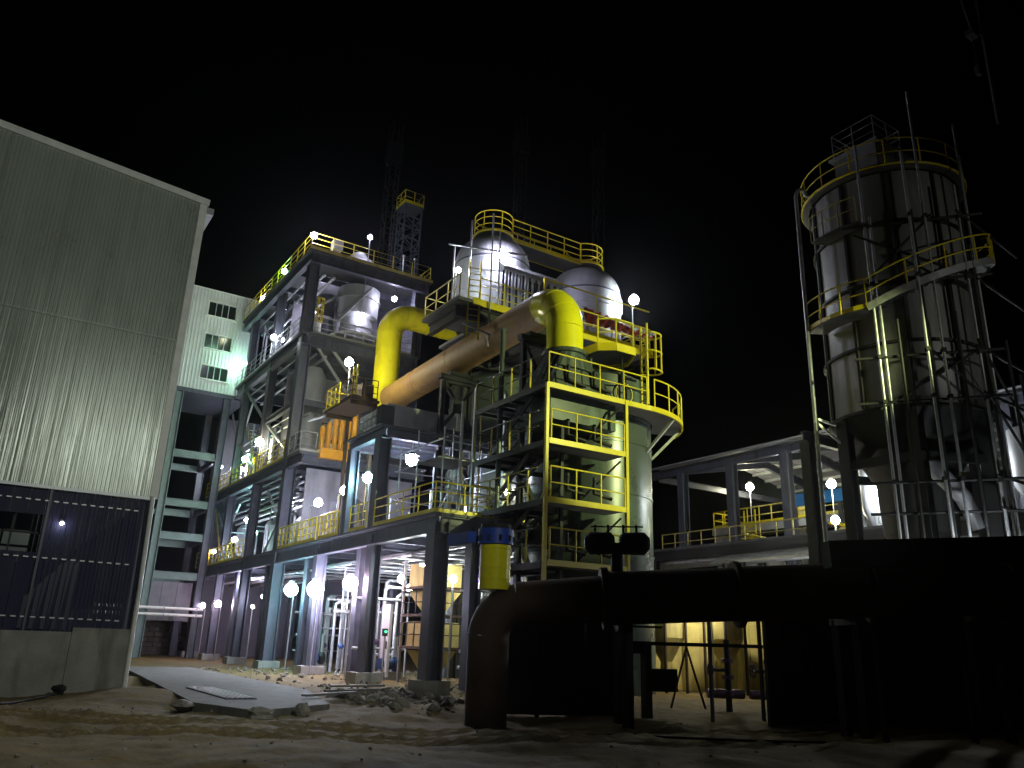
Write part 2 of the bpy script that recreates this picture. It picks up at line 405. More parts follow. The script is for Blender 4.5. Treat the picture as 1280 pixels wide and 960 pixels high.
lamp(15.0,58.5,14.0,Z3,'lamp_white','far cold light high in the last bay of the middle storey',.16)
lamp(18.9,33.0,7.6,Z2,'lamp_white','small cold light deep on the low deck left of the black trestle',.15)
lamp(16.4,57.5,3.4,0,'lamp_pink','small pink light deep in the last ground floor bay',.14)
lamp(17.2,35.0,3.9,0,'lamp_violet','violet light behind the pipes in the bay left of the yellow chutes',.18)
lamp(16.0,49.0,22.3,Z5-.4,'lamp_violet','violet lamp under the frame roof behind the hopper vessel',.2,hang=True)
lamp(15.2,54.5,21.9,Z5-.4,'lamp_violet','violet lamp under the far part of the frame roof',.18,hang=True)
lamp(13.3,59.6,13.1,Z3,'lamp_white','cold white light at the very far end of the middle side deck',.22)
lamp(14.6,46.0,8.9,Z2,'lamp_violet','violet light high over the low deck behind the corner column',.16)
lamp(14.8,56.0,9.0,Z2,'lamp_teal','teal light over the far part of the low deck',.16)
lamp(15.6,28.0,3.9,0,'lamp_white','white light under the deck just left of the dark end column',.16)
t = thing('tube_light','white fluorescent tube light fixed under the low deck beside the dark end column','lamp',(15.2,29.0,4.4))
mb = MB(); mb.box(14.6,15.9,28.95,29.05,4.46,4.52); mb.build('housing','galv',t)
mb = MB(); mb.tube((14.65,29.0,4.42),(15.85,29.0,4.42),.035,8); mb.build('tube','lamp_white',t)
t = thing('reflection_glint','tiny added bulb glowing as a lamp reflection on the blue sheets of the warehouse','lamp',(1.7,25.1,4.3))  # bulb and bracket added to paint in a reflection; no lamp hangs here
mb = MB(); mb.box(1.66,1.74,25.05,25.14,4.33,4.4); mb.build('bracket','dark_steel',t)
mb = MB(); mb.lathe(1.7,25.02,[(.001,4.25),(.045,4.28),(.05,4.31),(.03,4.34),(.001,4.35)],10); mb.build('lamp_globe','glint_glow',t)

def mast(x, y, z, heads, label):
    t = thing('floodlight_mast', label, 'light mast', (x,y,0))
    mb = MB(); mb.tube((x,y,-.1),(x,y,z+.3),.12,10,.07); mb.build('pole','galv',t)
    mb = MB(); mb.bar((x-.7,y,z+.3),(x+.7,y,z+.3),.1); mb.build('cross_arm','galv',t)
    for k, (target, energy, color, angle, blend) in enumerate(heads):
        p = V((x+.6*k,y,z)); d = (V(target)-p).normalized()
        mb = MB(); mb.bar(p-d*.35,p+d*.05,.6,.5); mb.build('lamp_housing','dark_steel',t)
        l = bpy.data.lights.new('spot_light','SPOT'); l.energy = energy; l.color = color; l.spot_size = D(angle); l.spot_blend = blend; l.shadow_soft_size = .25
        o = bpy.data.objects.new('spot_light', l); col.objects.link(o); o.parent = t
        o.location = p+d*.3-t.location; o.rotation_euler = d.to_track_quat('-Z','Y').to_euler()
mast(5,-2,11.5,[((-2.0,25,7.0),4200,(.92,1.0,.88),78,.6)],'tall floodlight mast behind the camera, shining on the warehouse')
mast(25,1.2,12.8,[((18.9,24.5,10.2),21000,(.88,1.0,.42),30,.4),((27.0,15.5,14.5),430,(1.0,1.0,.9),50,.6)],'tall floodlight mast to the right, shining on the green tower')

# ------------------------------------------------------------------ stair block behind the warehouse
def make_stair_block():
    t = thing('stair_block','white clad stair block with three windows on an open steel frame','building',(11,60,0))
    Y = 58.0; x0, x1, z0, z1 = 9.25, 14.15, 18.1, 25.75
    wins = [(10.55,12.5,23.82,24.92),(10.62,12.5,21.3,22.4),(10.68,12.55,18.98,19.98)]
    def clad(a, b, za, zb):
        mb.box(a,b,Y+.03,Y+.15,za,zb); corrug(mb,a,b,Y,lambda x: za,lambda x: zb,.24,.03)
    mb = MB()
    zs = [z0]+[v for wn in reversed(wins) for v in wn[2:]]+[z1]
    for i in range(0, 8, 2): clad(x0,x1,zs[i],zs[i+1])
    for a,b,c,d in wins: clad(x0,a,c,d); clad(b,x1,c,d)
    mb.box(x0,x0+.1,Y+.16,Y+6,z0,z1); mb.box(x1-.1,x1,Y+.16,Y+6,z0,z1); mb.box(x0,x1,Y+6,Y+6.1,z0,z1)
    mb.build('wall','clad_white',t)
    mb = MB(); mb.box(x0-.1,x1+.1,Y-.08,Y+6.2,z1,z1+.12); mb.build('roof','white_trim',t)
    mb = MB(); mb.box(x0-.02,x1+.02,Y-.06,Y+6,z0-.3,z0-.01); mb.build('floor_beam','frame_paint',t)
    for k,(a,b,c,d) in enumerate(wins):
        mb = MB()
        mb.box(a-.08,b+.08,Y-.07,Y+.02,d,d+.08); mb.box(a-.08,a,Y-.07,Y+.02,c,d); mb.box(b,b+.08,Y-.07,Y+.02,c,d)
        for u in (.27,.5,.73): mb.box(a+(b-a)*u-.017,a+(b-a)*u+.017,Y-.03,Y+.06,c,d)
        f = mb.build('window','white_trim',t)
        mb = MB(); mb.box(a-.15,b+.15,Y-.16,Y+.02,c-.07,c); mb.build('sill','white_trim',f)
        for u,v in ((0,.27),(.27,.5),(.5,.73),(.73,1)):
            mb = MB(); mb.box(a+(b-a)*u+.03,a+(b-a)*v-.03,Y+.08,Y+.1,c+.01,d-.01); mb.build('pane','glass_dark',f)
    for y in (Y+.2,Y+5.6):
        for x in (9.55,12.85):
            mb = MB(); mb.ibeam((x,y,-.3),(x,y,z0-.3),.5,.5,.05); mb.build('column','pale_lit_paint' if x < 10 and y < 60 else 'frame_paint',t)  # front left column paler: the greenish light on it is put into its colour
        for z in (13.4,10.0,7.75,5.15):
            mb = MB(); mb.ibeam((9.8,y,z),(12.6,y,z),.3,.5,.05); mb.build('beam','pale_lit_paint',t)
    for i in range(3): mb = MB(); a = 9.9+i*1.0; mb.box(a+.01,a+.99,Y+2.5,Y+2.6,2.3,4.85); mb.build('wall_panel','grey_panel',t)
    for x in (9.55,12.85):
        for z in (13.4,10.0,7.75,5.15):
            mb = MB(); mb.ibeam((x,Y+.5,z),(x,Y+5.3,z),.25,.4,.05); mb.build('beam','frame_paint',t)
make_stair_block()
t = thing('low_wall','rough brick wall at ground level behind the open stair frame','wall',(9,66,0))
for r in range(9):
    for i in range(16):
        x = 5.0+i*.72+(.36 if r%2 else 0)
        if r == 0 and i == 0: mb = MB(); mb.box(-.34,.34,-.12,.12,.01,.33); bme = [mb.mesh('brick','brick'),]; 
        o = bpy.data.objects.new('brick',bme[0]); col.objects.link(o); o.parent = t
        o.location = V((x,66+random.uniform(-.03,.03),r*.35-.2))-t.location
for k, z in enumerate((2.62,3.02)):
    t = thing('pipe',['lower of two pale pipes running behind the warehouse corner','upper of two pale pipes running behind the warehouse corner'][k],'pipe',(10.5,56.5,z))
    mb = MB(); mb.tube((6.5,56.5,z),(12.9,56.5,z),.09,10); mb.build('pipe_run','white_trim',t)
    for x in (8,10.5,12.5):
        mb = MB(); mb.lathe(0,0,[(.13,-.05),(.13,.05)],10); mb.v = [(x+v[2],56.5+v[0],z+v[1]) for v in mb.v]; mb.build('flange','galv',t)

# ------------------------------------------------------------------ main steel frame
def make_frame():
    t = thing('steel_frame','multi storey dark steel process frame with open decks and yellow railings','steel frame',(16.5,43,0))
    XF, XB = 13.5, 20.5
    def column(x, y, z0, z1, w=.5, m='frame_paint'):
        mb = MB(); mb.ibeam((x,y,z0),(x,y,z1),w,w,.06); return mb.build('column',m,t)
    def beam(p, q, w=.3, h=.55, m='frame_paint'):
        mb = MB(); mb.ibeam(p,q,w,h,.05); return mb.build('beam',m,t)
    tall = (43.6,49.6,55.6,61.6)
    for i, y in enumerate(tall):
        column(XF,y,-.2,Z5 if i < 3 else 17.3,.62 if i == 0 else .5,'frame_red' if i == 3 else 'frame_paint'); column(XB,y,-.2,Z5 if i < 3 else 17.3)
    for y, x, w in ((37.2,XF,.5),(31.0,XF,.5),(25.5,XF,.62)): column(x,y,-.2,Z2-.3,w)
    for y, x in ((40.3,14.1),(33.6,14.1),(52.8,14.0),(46.6,14.0)): column(x,y,-.2,Z2-.3,.4)
    for y in (37.2,31.0,25.5): column(XB if y > 30 else 15.0,y,-.2,Z2-.3,.45)
    column(XF,31.0,Z2+.02,9.8,.55); column(XB,31.0,Z2+.02,9.8,.45); column(XF,34.2,Z2+.02,9.8,.45); column(XB,34.2,Z2+.02,9.8,.45)
    mb = MB(); mb.box(13.2,13.8,30.75,31.25,10.36,11.2); mb.build('pedestal','dark_steel',t)
    for y in (25.5,31.0,37.2,43.6,49.6,55.6,61.6):
        mb = MB(); mb.box(XF-.55,XF+.55,y-.5,y+.5,-.3,.32); mb.build('plinth','concrete',t)
    # decks and edge beams
    def deck(x0,x1,y0,y1,z,edge=.55):
        mb = MB(); mb.box(x0,x1,y0,y1,z-.1,z); mb.build('deck','deck_steel',t)
        zz = z-.1-edge/2-.003
        for x in (x0+.2,x1-.2): beam((x,y0+.02,zz),(x,y1-.02,zz),.3,edge)
        y = y0+.2
        beam((x0+.36,y,zz),(x1-.36,y,zz),.3,edge); beam((x0+.36,y1-.2,zz),(x1-.36,y1-.2,zz),.3,edge)
        for k in range(1, int((y1-y0)/3)+1):
            yy = y0+.2+k*(y1-y0)/(int((y1-y0)/3)+1); beam((x0+.36,yy,zz+.08),(x1-.36,yy,zz+.08),.18,edge*.6)
    deck(13.15,20.8,25.2,62,Z2,.62)
    deck(13.15,20.8,41.2,62,Z3,.55)
    deck(13.15,20.8,43.2,57.6,Z4,.7)
    deck(13.0,21.2,43.0,57.6,Z5,.7)
    deck(13.25,20.8,30.7,34.6,10.35,.42)
    beam((13.5,43.9,14.4),(13.5,49.3,14.4),.25,.35); beam((13.8,43.6,14.4),(20.2,43.6,14.4),.25,.35)
    # braces
    for a, b in (((13.5,49.9,11.2),(13.5,55.3,13.9)),((13.5,43.9,11.3),(13.5,49.3,14.2)),((13.5,50,14.6),(13.5,55.3,17.8)),
                 ((14.2,43.62,18.0),(17.0,43.62,14.7)),((15.2,43.66,18.0),(18.2,43.66,14.8)),((14.1,44.1,20.6),(16.4,46.5,22.9)),((15.5,44.6,20.0),(17.5,44.0,22.8))):
        mb = MB(); mb.bar(a,b,.14,.14); mb.build('brace','galv',t)
    # railings
    def railing(pts, step=1.2, r=.03, m='yellow', toe=.15, mids=(.35,.68)):
        mb = MB(); rail(mb,pts,1.1,step,r,mids,toe); mb.build('railing',m,t)
    railing([(13.2,62,Z2),(13.2,49.9,Z2)],.9,.035); railing([(13.2,43,Z2),(13.2,37.4,Z2)],.62,.04); railing([(13.2,37,Z2),(13.2,34.6,Z2)],.5,.045)
    railing([(13.2,33.2,Z2),(13.2,31.4,Z2)],1.0); railing([(13.2,30.6,Z2),(13.2,25.3,Z2),(18,25.3,Z2)],1.2)
    railing([(13.2,62,Z3),(13.2,50,Z3)],1.0,.035); railing([(13.2,49.2,Z3),(13.2,44,Z3)],1.0,.035); railing([(13.2,43.2,Z3),(13.2,41.3,Z3),(14.1,41.3,Z3)],.9,.03,'galv')
    railing([(13.2,57.5,Z4),(13.2,44,Z4)],1.1,.03,'galv'); railing([(13.9,43.3,Z4),(20.2,43.3,Z4)],1.3,.03,'galv')
    railing([(13.05,57.5,Z5),(13.05,43.1,Z5),(21.1,43.1,Z5),(21.1,57.5,Z5)],1.3,.035)
    # toe edge of roof
    mb = MB(); mb.box(12.96,21.24,42.93,42.99,Z5-.02,Z5+.16); mb.build('roof_edge','dull_yellow',t)
    # back walls and partition panels so that the bays are closed behind
    for (x0,x1,y0,y1,z0,z1) in ((20.85,20.95,43.4,62,6,17.4),(20.85,20.95,43.4,57.5,18.7,23),(13.6,20.4,61.9,62.0,0,17.3)):
        n = max(1, round(((y1-y0) if y1-y0 > .5 else (x1-x0))/3.0))
        for i in range(n):
            mb = MB()
            if y1-y0 > .5: a = y0+(y1-y0)*i/n; b = y0+(y1-y0)*(i+1)/n; mb.box(x0,x1,a+.02,b-.02,z0,z1)
            else: a = x0+(x1-x0)*i/n; b = x0+(x1-x0)*(i+1)/n; mb.box(a+.02,b-.02,y0,y1,z0,z1)
            mb.build('wall_panel','dark_panel',t)
    for (x0,x1,y,z0,z1) in ((15.5,20.3,47.6,Z2+.05,10.3),(14.2,20.3,48.6,Z3+.05,17.7),(14.2,20.3,49.3,Z4+.05,22.9),(13.9,20.3,41.9,Z2+.05,10.3)):
        for i in range(3):
            a = x0+(x1-x0)*i/3; b = x0+(x1-x0)*(i+1)/3
            mb = MB(); mb.box(a+.02,b-.02,y,y+.1,z0,z1); mb.build('wall_panel','grey_panel',t)
    for (y0,y1,z0,z1) in ((49.9,55.3,Z4+.2,Z5-1),(55.9,61.3,Z3+.2,Z4-1),(43.9,49.3,Z2+.2,Z3-1),(55.9,61.3,Z2+.2,Z3-1)):
        for a,b in (((14.1,y0,z0),(14.1,y1,z1)),((14.2,y0,z1),(14.2,y1,z0))): mb = MB(); mb.bar(a,b,.12,.12); mb.build('brace','galv',t)
    for (y,z) in ((50.5,Z3),(57.0,Z3),(51.5,Z4),(54.0,Z4),(46.2,Z2),(53.5,Z2),(58.5,Z2)):
        r = random.uniform(.45,.75); h = random.uniform(1.6,2.8); x = random.uniform(15.0,16.2)
        mb = MB(); mb.lathe(x,y,[(.001,z+.01),(r,z+.01),(r,z+h),(r*.6,z+h+.3),(.001,z+h+.32)],18); mb.build('drum',random.choice(('stainless','grey_panel','galv')),t)
    for (y,z) in ((51.5,Z3),(57.5,Z2)):
        for q in (0,.8): mb = MB(); mb.bar((13.9+q,y,z+.1),(13.9+q,y+4,z+4.3),.06,.22); mb.build('stair_stringer','dull_yellow',t)
        for q in range(14): mb = MB(); mb.box(13.93,14.67,y+q*.29-.1,y+q*.29+.1,z+.1+q*.305,z+.13+q*.305); mb.build('stair_tread','deck_steel',t)
    # risers and conduits running through the decks
    for k in range(60):
        y = random.uniform(44.3,57); x = random.choice((13.9,14.6,15.4,16.2,17.5)); z0 = random.choice((Z2,Z3,Z4)); dz = random.uniform(2.2,4.4); r = random.choice((.04,.06,.09,.13))
        pts = [(x,y,z0+.02),(x,y,z0+dz)]
        if k%2: pts.append((x+random.uniform(.5,2.2),y,z0+dz+.02))
        mb = MB(); mb.path(pts,r,8); mb.build('pipe',random.choice(('galv','stainless','grey_panel','dark_steel')),t)
    for z in (Z3-.75,Z4-.95,Z5-.95,14.0,9.2,8.8):
        for k in range(3): mb = MB(); x = 13.8+k*.6; mb.tube((x,44,z-.05*k),(x,57,z-.05*k),.05+.02*k,7); mb.build('pipe','galv',t)
    for k in range(16):
        y = random.uniform(26.5,42); x = random.uniform(14.3,18); z0 = Z2+.02; mb = MB(); mb.tube((x,y,z0),(x,y,z0+random.uniform(1.2,3.4)),random.choice((.04,.06,.1)),8); mb.build('pipe',random.choice(('galv','stainless','dark_steel')),t)
    # pipes slung under the low deck
    for k in range(9):
        x = 14.3+k*.55+random.uniform(-.1,.1); r = random.choice((.06,.09,.13))
        mb = MB(); mb.tube((x,25.6,5.0-r),(x,60,5.0-r),r,8); mb.build('pipe','galv' if k%2 else 'dark_steel',t)
    for k in range(10):
        y = 26.6+k*1.9+random.uniform(-.4,.4); mb = MB(); mb.tube((13.9,y,4.72),(20,y,4.72),.05,6); mb.build('pipe','galv',t)
make_frame()

# equipment standing inside and on the frame ---------------------------------
def vessel_simple(name, label, cat, x, y, prof, m, rings=(), n=24):
    t = thing(name,label,cat,(x,y,prof[0][1]))
    mb = MB(); mb.lathe(x,y,[(.001,prof[0][1])]+prof+[(.001,prof[-1][1])],n); mb.build('shell',m,t)
    for (r, z) in rings:
        mb = MB(); mb.ring(x,y,r-.02,r+.05,z-.04,z+.04,n); mb.build('stiffener_ring','galv',t)
    return t
t = vessel_simple('hopper_vessel','round steel hopper vessel with a bright flange, hanging in the top storey of the frame','vessel',17.3,45.6,
   [(.5,18.9),(.7,19.6),(1.0,19.7),(1.0,20.9),(1.3,21.1),(1.35,23.0)],'stainless',((1.38,22.2),(1.02,20.3)))
mb = MB(); mb.ring(17.3,45.6,.9,1.75,19.5,19.62,28); mb.build('flange','clad_white',t)
for k in range(8):
    a = k*PI/4; mb = MB(); mb.bar((17.3+1.5*math.cos(a),45.6+1.5*math.sin(a),18.62),(17.3+1.5*math.cos(a),45.6+1.5*math.sin(a),19.5),.1); mb.build('leg','galv',t)
vessel_simple('drum','dark cylindrical drum left of the bright hopper vessel in the top storey','vessel',15.6,46.8,[(.55,18.65),(.6,19.2),(.6,22.6)],'frame_paint',((.62,21),))
t = thing('roof_cone','low grey conical vent hood on the roof of the steel frame','vent hood',(16.9,45,Z5))
mb = MB(); mb.lathe(16.9,45.2,[(1.5,Z5+.01),(1.45,Z5+.6),(.5,Z5+1.45),(.45,Z5+1.6),(.001,Z5+1.62)],24); mb.build('hood','galv',t)
t = thing('roof_vent','square galvanised vent box on two legs on the frame roof','vent',(14.9,43.9,Z5))
mb = MB(); mb.box(14.6,15.2,43.6,44.2,Z5+.75,Z5+1.4); mb.build('vent_box','galv',t)
for x in (14.65,15.1): mb = MB(); mb.tube((x,43.9,Z5),(x,43.9,Z5+.75),.07,8); mb.build('leg','galv',t)
for k,(x,y) in enumerate(((19.3,43.5),(20.1,43.5))):
    t = thing('roof_pipe',['short shiny vent pipe standing by the roof railing','second short vent pipe, next to the lattice tower on the roof'][k],'vent pipe',(x,y,Z5))
    mb = MB(); mb.tube((x,y,Z5),(x,y,Z5+1.5),.06,8); mb.build('pipe_run','galv',t)
    mb = MB(); mb.tube((x,y,Z5+1.5),(x,y,Z5+1.62),.11,8); mb.build('cap','galv',t)
# yellow caged ladder at the corner
def ladder(t, x, y, z0, z1, dx, dy, cage0=None, m='yellow', w=.5, r=.03, cr=.4):
    """ladder whose cage bulges toward (dx,dy)"""
    n = V((dx,dy,0)).normalized(); s = V((-n.y,n.x,0))*(w/2); c = V((x,y,0))
    mb = MB()
    for q in (c-s, c+s): mb.tube(q+V((0,0,z0)),q+V((0,0,z1)),r,6)
    mb.build('stile',m,t)
    mb = MB(); z = z0+.25
    while z < z1-.1: mb.tube(c-s+V((0,0,z)),c+s+V((0,0,z)),r*.6,5); z += .28
    mb.build('rung',m,t)
    if cage0:
        mb = MB(); z = cage0
        def hoop(z): return [c+V((0,0,z))+(-V((-n.y,n.x,0))*math.cos(a)*cr+n*(.1+math.sin(a)*cr*1.5)) for a in [PI*i/10 for i in range(11)]]
        while z <= z1+.01: mb.path([c-s+V((0,0,z))]+hoop(z)+[c+s+V((0,0,z))],r*.8,5); z += .75
        for i in (1,3,5,7,9): mb.tube(hoop(cage0)[i],hoop(z-.75)[i],r*.6,5)
        mb.build('cage',m,t)
t = thing('cage_ladder','short yellow caged ladder in the top storey beside the corner column','ladder',(14.15,44.4,Z4))
ladder(t,14.2,44.6,Z4+.02,Z4+2.9,.3,-1,Z4+1.1,'yellow',.5,.05,.38)
mb = MB(); mb.lathe(14.15,44.0,[(.001,Z4+.01),(.34,Z4+.01),(.34,Z4+.9),(.001,Z4+.92)],14); mb.build('foot_drum','clad_white',t)
vessel_simple('column_vessel','tall pale slender vessel behind the corner column in the middle storey','vessel',14.9,45.6,[(.75,11.2),(.8,11.6),(.8,16.6),(.5,17.2)],'stainless',((.82,13),(.82,15)))
vessel_simple('tank','grey upright tank with domed top in the middle storey of the frame','tank',17.6,45.8,[(1.2,11.1),(1.2,15.4),(.9,16.0),(.3,16.3)],'grey_panel',((1.22,12.6),(1.22,14.2)))
vessel_simple('tank','grey squat tank deep on the low deck behind the railing','tank',16.4,42.4,[(1.1,Z2+.02),(1.1,8.6),(.8,9.0)],'grey_panel',((1.12,7.4),))
# orange pipe bank
t = thing('pipe_bank','row of tall orange pipes stepping upwards on the middle deck','pipe bank',(15.5,41.8,Z3))
for k in range(6):
    x = 14.5+k*.33; y = 41.7-k*.1; zt = 12.7+k*.25
    mb = MB(); mb.path([(x,y,Z3+.25),(x,y,zt-.15),(x,y,zt)],[.15,.15,.09],12); mb.build('pipe','ochre',t)
mb = MB(); mb.box(14.25,16.4,40.95,42.0,Z3-.25,Z3+.25); mb.build('base','ochre',t)
mb = MB(); mb.bar((14.4,41.9,11.9),(16.3,41.4,11.9),.06,.2); mb.build('tie_bar','dark_steel',t)
# louvred box right of it and brown platform above
t = thing('louvre_box','large pale louvred cooler box beside the orange pipes','cooler',(15.0,32.6,10.36))
mb = MB(); mb.box(13.75,17.2,31.4,34.4,10.36,11.5); mb.build('casing','grey_panel',t)
for r in range(3):
    for k in range(6):
        mb = MB(); y = 31.5+k*.48; mb.box(13.66,13.745,y,y+.36,10.5+r*.34,10.72+r*.34); mb.build('louvre','clad_white' if (r*7+k*3)%5 else 'stainless',t)
t = thing('service_platform','brown service platform with yellow railings below the yellow pipe bend','platform',(14.6,36,12.0))
mb = MB(); mb.box(13.25,14.7,34.6,38.2,12.4,12.52); mb.build('deck','rust_dark',t)
for y in (34.8,37.9): mb = MB(); mb.bar((13.3,y,12.29),(14.65,y,12.29),.12,.2); mb.build('beam','rust_dark',t)
mb = MB(); mb.bar((14.5,34.75,6.0),(14.5,34.75,12.4),.14); mb.build('leg','rust_dark',t); mb = MB(); mb.bar((14.5,38.0,6.0),(14.5,38.0,12.4),.14); mb.build('leg','rust_dark',t)
mb = MB(); rail(mb,[(14.65,38.1,12.52),(13.3,38.1,12.52),(13.3,36.4,12.52)],1.1,.6,.03,(.35,.68),.12); mb.build('railing','yellow',t)
mb = MB(); rail(mb,[(13.3,36.2,12.52),(13.3,34.7,12.52),(14.6,34.7,12.52)],1.0,.8,.025,(.35,.68),.12); mb.build('railing','rust_dark',t)
mb = MB(); mb.box(13.9,14.5,35.0,35.8,12.53,13.4); mb.build('cabinet','rust_dark',t)
ladder(t,13.5,35.0,12.55,14.2,-1,0,None,'yellow',.45,.05)
for k in (0,1):
    mb = MB(); mb.tube((13.3,38.2+k*.3,12.3),(12.7,38.7+k*.3,12.1),.05,6); mb.build('pipe_stub','galv',t)

# ------------------------------------------------------------------ lattice tower and masts in the sky
def lattice(t, x, y, w, z0, z1, step, m, r=.06):
    for sx in (-1,1):
        for sy in (-1,1): mb = MB(); mb.bar((x+sx*w/2,y+sy*w/2,z0),(x+sx*w/2,y+sy*w/2,z1),r*1.6); mb.build('leg',m,t)
    mb = MB(); z = z0; k = 0
    P4 = [(-1,-1),(1,-1),(1,1),(-1,1)]
    while z+step <= z1+.01:
        for i in range(4):
            a = P4[i]; b = P4[(i+1)%4]
            pa = V((x+a[0]*w/2,y+a[1]*w/2,z)); pb = V((x+b[0]*w/2,y+b[1]*w/2,z)); u = V((0,0,step))
            mb.bar(pa+u,pb+u,r); mb.bar(pa if k%2 else pb,(pb if k%2 else pa)+u,r)
        z += step; k += 1
    mb.build('bracing',m,t)
t = thing('lattice_tower','square steel lattice tower with a yellow railed top on the frame roof','tower',(20.6,46.6,Z5))
lattice(t,20.75,46.4,1.25,Z5,30.6,.85,'frame_paint',.06)
mb = MB(); mb.box(20.0,21.5,45.65,47.15,30.6,30.68); mb.build('deck','deck_steel',t)
mb = MB(); rail(mb,[(20.0,47.1,30.7),(20.0,45.7,30.7),(21.45,45.7,30.7),(21.45,47.1,30.7),(20.0,47.1,30.7)],1.0,.7,.03,(.5,),.25); mb.build('railing','yellow',t)
ladder(t,19.98,46.4,Z5+.2,30.5,-1,0,Z5+2.2,'frame_paint',.4,.025,.3)
for k,(x,y,w,z0,z1,lab) in enumerate(((24,58,.9,0,46,'dim lattice hoist mast rising behind the lattice tower'),(36.5,56.5,.8,0,51,'faint thin mast in the sky behind the domed vessels'),
      (45,55,.8,0,52,'faint mast in the sky right of the domed vessels'))):
    t = thing('hoist_mast',lab,'mast',(x,y,0)); lattice(t,x,y,w,z0,z1,1.6,'dark_steel',.07)
    mb = MB(); mb.box(x-.6,x+.6,y-.6,y+.6,z1-4,z1-2.2); mb.build('cage','dark_steel',t)
t = thing('crane_boom','faint crane boom hanging in the dark sky at the top right','crane',(33,9,0))
mb = MB(); 
def Lp(a,b,u): return V(a).lerp(V(b),u)
A1,B1=(35.9,14.4,34.5),(38.4,15.45,27.1); A2,B2=(35.3,15.0,34.2),(36.4,15.06,31.5)
mb.tube(A1,B1,.09,6); mb.build('boom_chord','dark_steel',t)
mb = MB(); mb.tube(A2,B2,.07,6); mb.tube(B2,Lp(A1,B1,.42),.05,6); mb.build('boom_strut','dark_steel',t)
mb = MB(); mb.box(36.1,36.7,14.9,15.3,31.2,31.5); mb.tube((36.4,15.1,31.2),(36.4,15.1,29.4),.02,5); mb.box(36.25,36.55,15.0,15.2,28.9,29.4); mb.build('hook_block','dark_steel',t)

# ------------------------------------------------------------------ yellow duct
def make_duct():
    t = thing('yellow_duct','huge yellow duct with two bends, the long run slanting across the plant','duct',(17,30,0))
    r = .7; X = 17.0; ZA = 14.2
    p_in = (21.5,39.2,19.25); c1 = (X-.1,39.2,19.25); c2 = (X-.1,39.2,13.9); c3 = (X,22.8,14.45); p_out = (X,22.8,12.05)
    def piece(name, pts, rr=r, m='yellow_pipe'):
        mb = MB(); mb.path(pts,rr,32,True); return mb.build(name,m,t)
    e1 = elbow(p_in,c1,c2,1.3,14); e2 = elbow(c1,c2,c3,1.0,12); e3 = elbow(c2,c3,p_out,1.4,16)
    piece('straight_pipe',[p_in,e1[0]]); piece('elbow',e1); piece('straight_pipe',[e1[-1],e2[0]]); piece('elbow',e2)
    n = 4; a = e2[-1]; b = e3[0]
    for i in range(n): piece('straight_pipe',[a.lerp(b,i/n),a.lerp(b,(i+1)/n)],r,'shaded_ochre')
    piece('elbow',e3); piece('straight_pipe',[e3[-1],p_out])
    for p, d in ((e1[0],(1,0,0)),(e1[-1],(0,0,1)),(V((19.3,39.2,19.25)),(1,0,0)),(V((20.2,39.2,19.25)),(1,0,0))):
        piece('weld_band',[V(p)-V(d)*.03,V(p)+V(d)*.03],r+.02)
    for k in (0,6,11,16):
        q = (e3[min(16,k+1)]-e3[max(0,k-1)]).normalized(); piece('weld_band',[e3[k]-q*.02,e3[k]+q*.02],r+.012)
    for k in range(1,4): q = (b-a).normalized(); c = a.lerp(b,k/4); piece('weld_band',[c-q*.02,c+q*.02],r+.012,'shaded_ochre')
    piece('flange',[V(p_out)-V((0,0,.12)),V(p_out)+V((0,0,.02))],r+.16,'green_paint')
make_duct()
def trestle(name, label, x0, x1, y, z0, z1, m='black', bays=3, w=.22):
    t = thing(name,label,'trestle',((x0+x1)/2,y,z0))
    for x in (x0,x1): mb = MB(); mb.ibeam((x,y,z0),(x,y,z1),w,w,.03); mb.build('post',m,t)
    mb = MB(); mb.bar((x0-.2,y,z1+.12),(x1+.2,y,z1+.12),.3,.22); mb.build('cap_beam',m,t)
    for k in range(bays):
        a = z0+(z1-z0)*k/bays; b = z0+(z1-z0)*(k+1)/bays
        for p,q in (((x0,y,a),(x1,y,b)),((x1,y+.03,a),(x0,y+.03,b))): mb = MB(); mb.bar(p,q,.16,.16); mb.build('brace',m,t)
        mb = MB(); mb.bar((x0,y+.06,b-.05),(x1,y+.06,b-.05),.14,.14); mb.build('brace',m,t)
        mb = MB(); mb.box((x0+x1)/2-.3,(x0+x1)/2+.3,y-.03,y+.06,(a+b)/2-.3,(a+b)/2+.3); mb.build('gusset_plate',m,t)
    mb = MB(); mb.box((x0+x1)/2-.6,(x0+x1)/2+.6,y-.2,y+.2,z1+.23,z1+.4); mb.build('saddle',m,t)
trestle('pipe_trestle','black cross braced trestle carrying the middle of the yellow duct',16.15,17.85,30.9,Z2,13.0)
trestle('pipe_trestle','dark braced trestle under the near end of the yellow duct, behind the access tower',16.2,17.7,24.4,0,12.9,'black',5,.2)

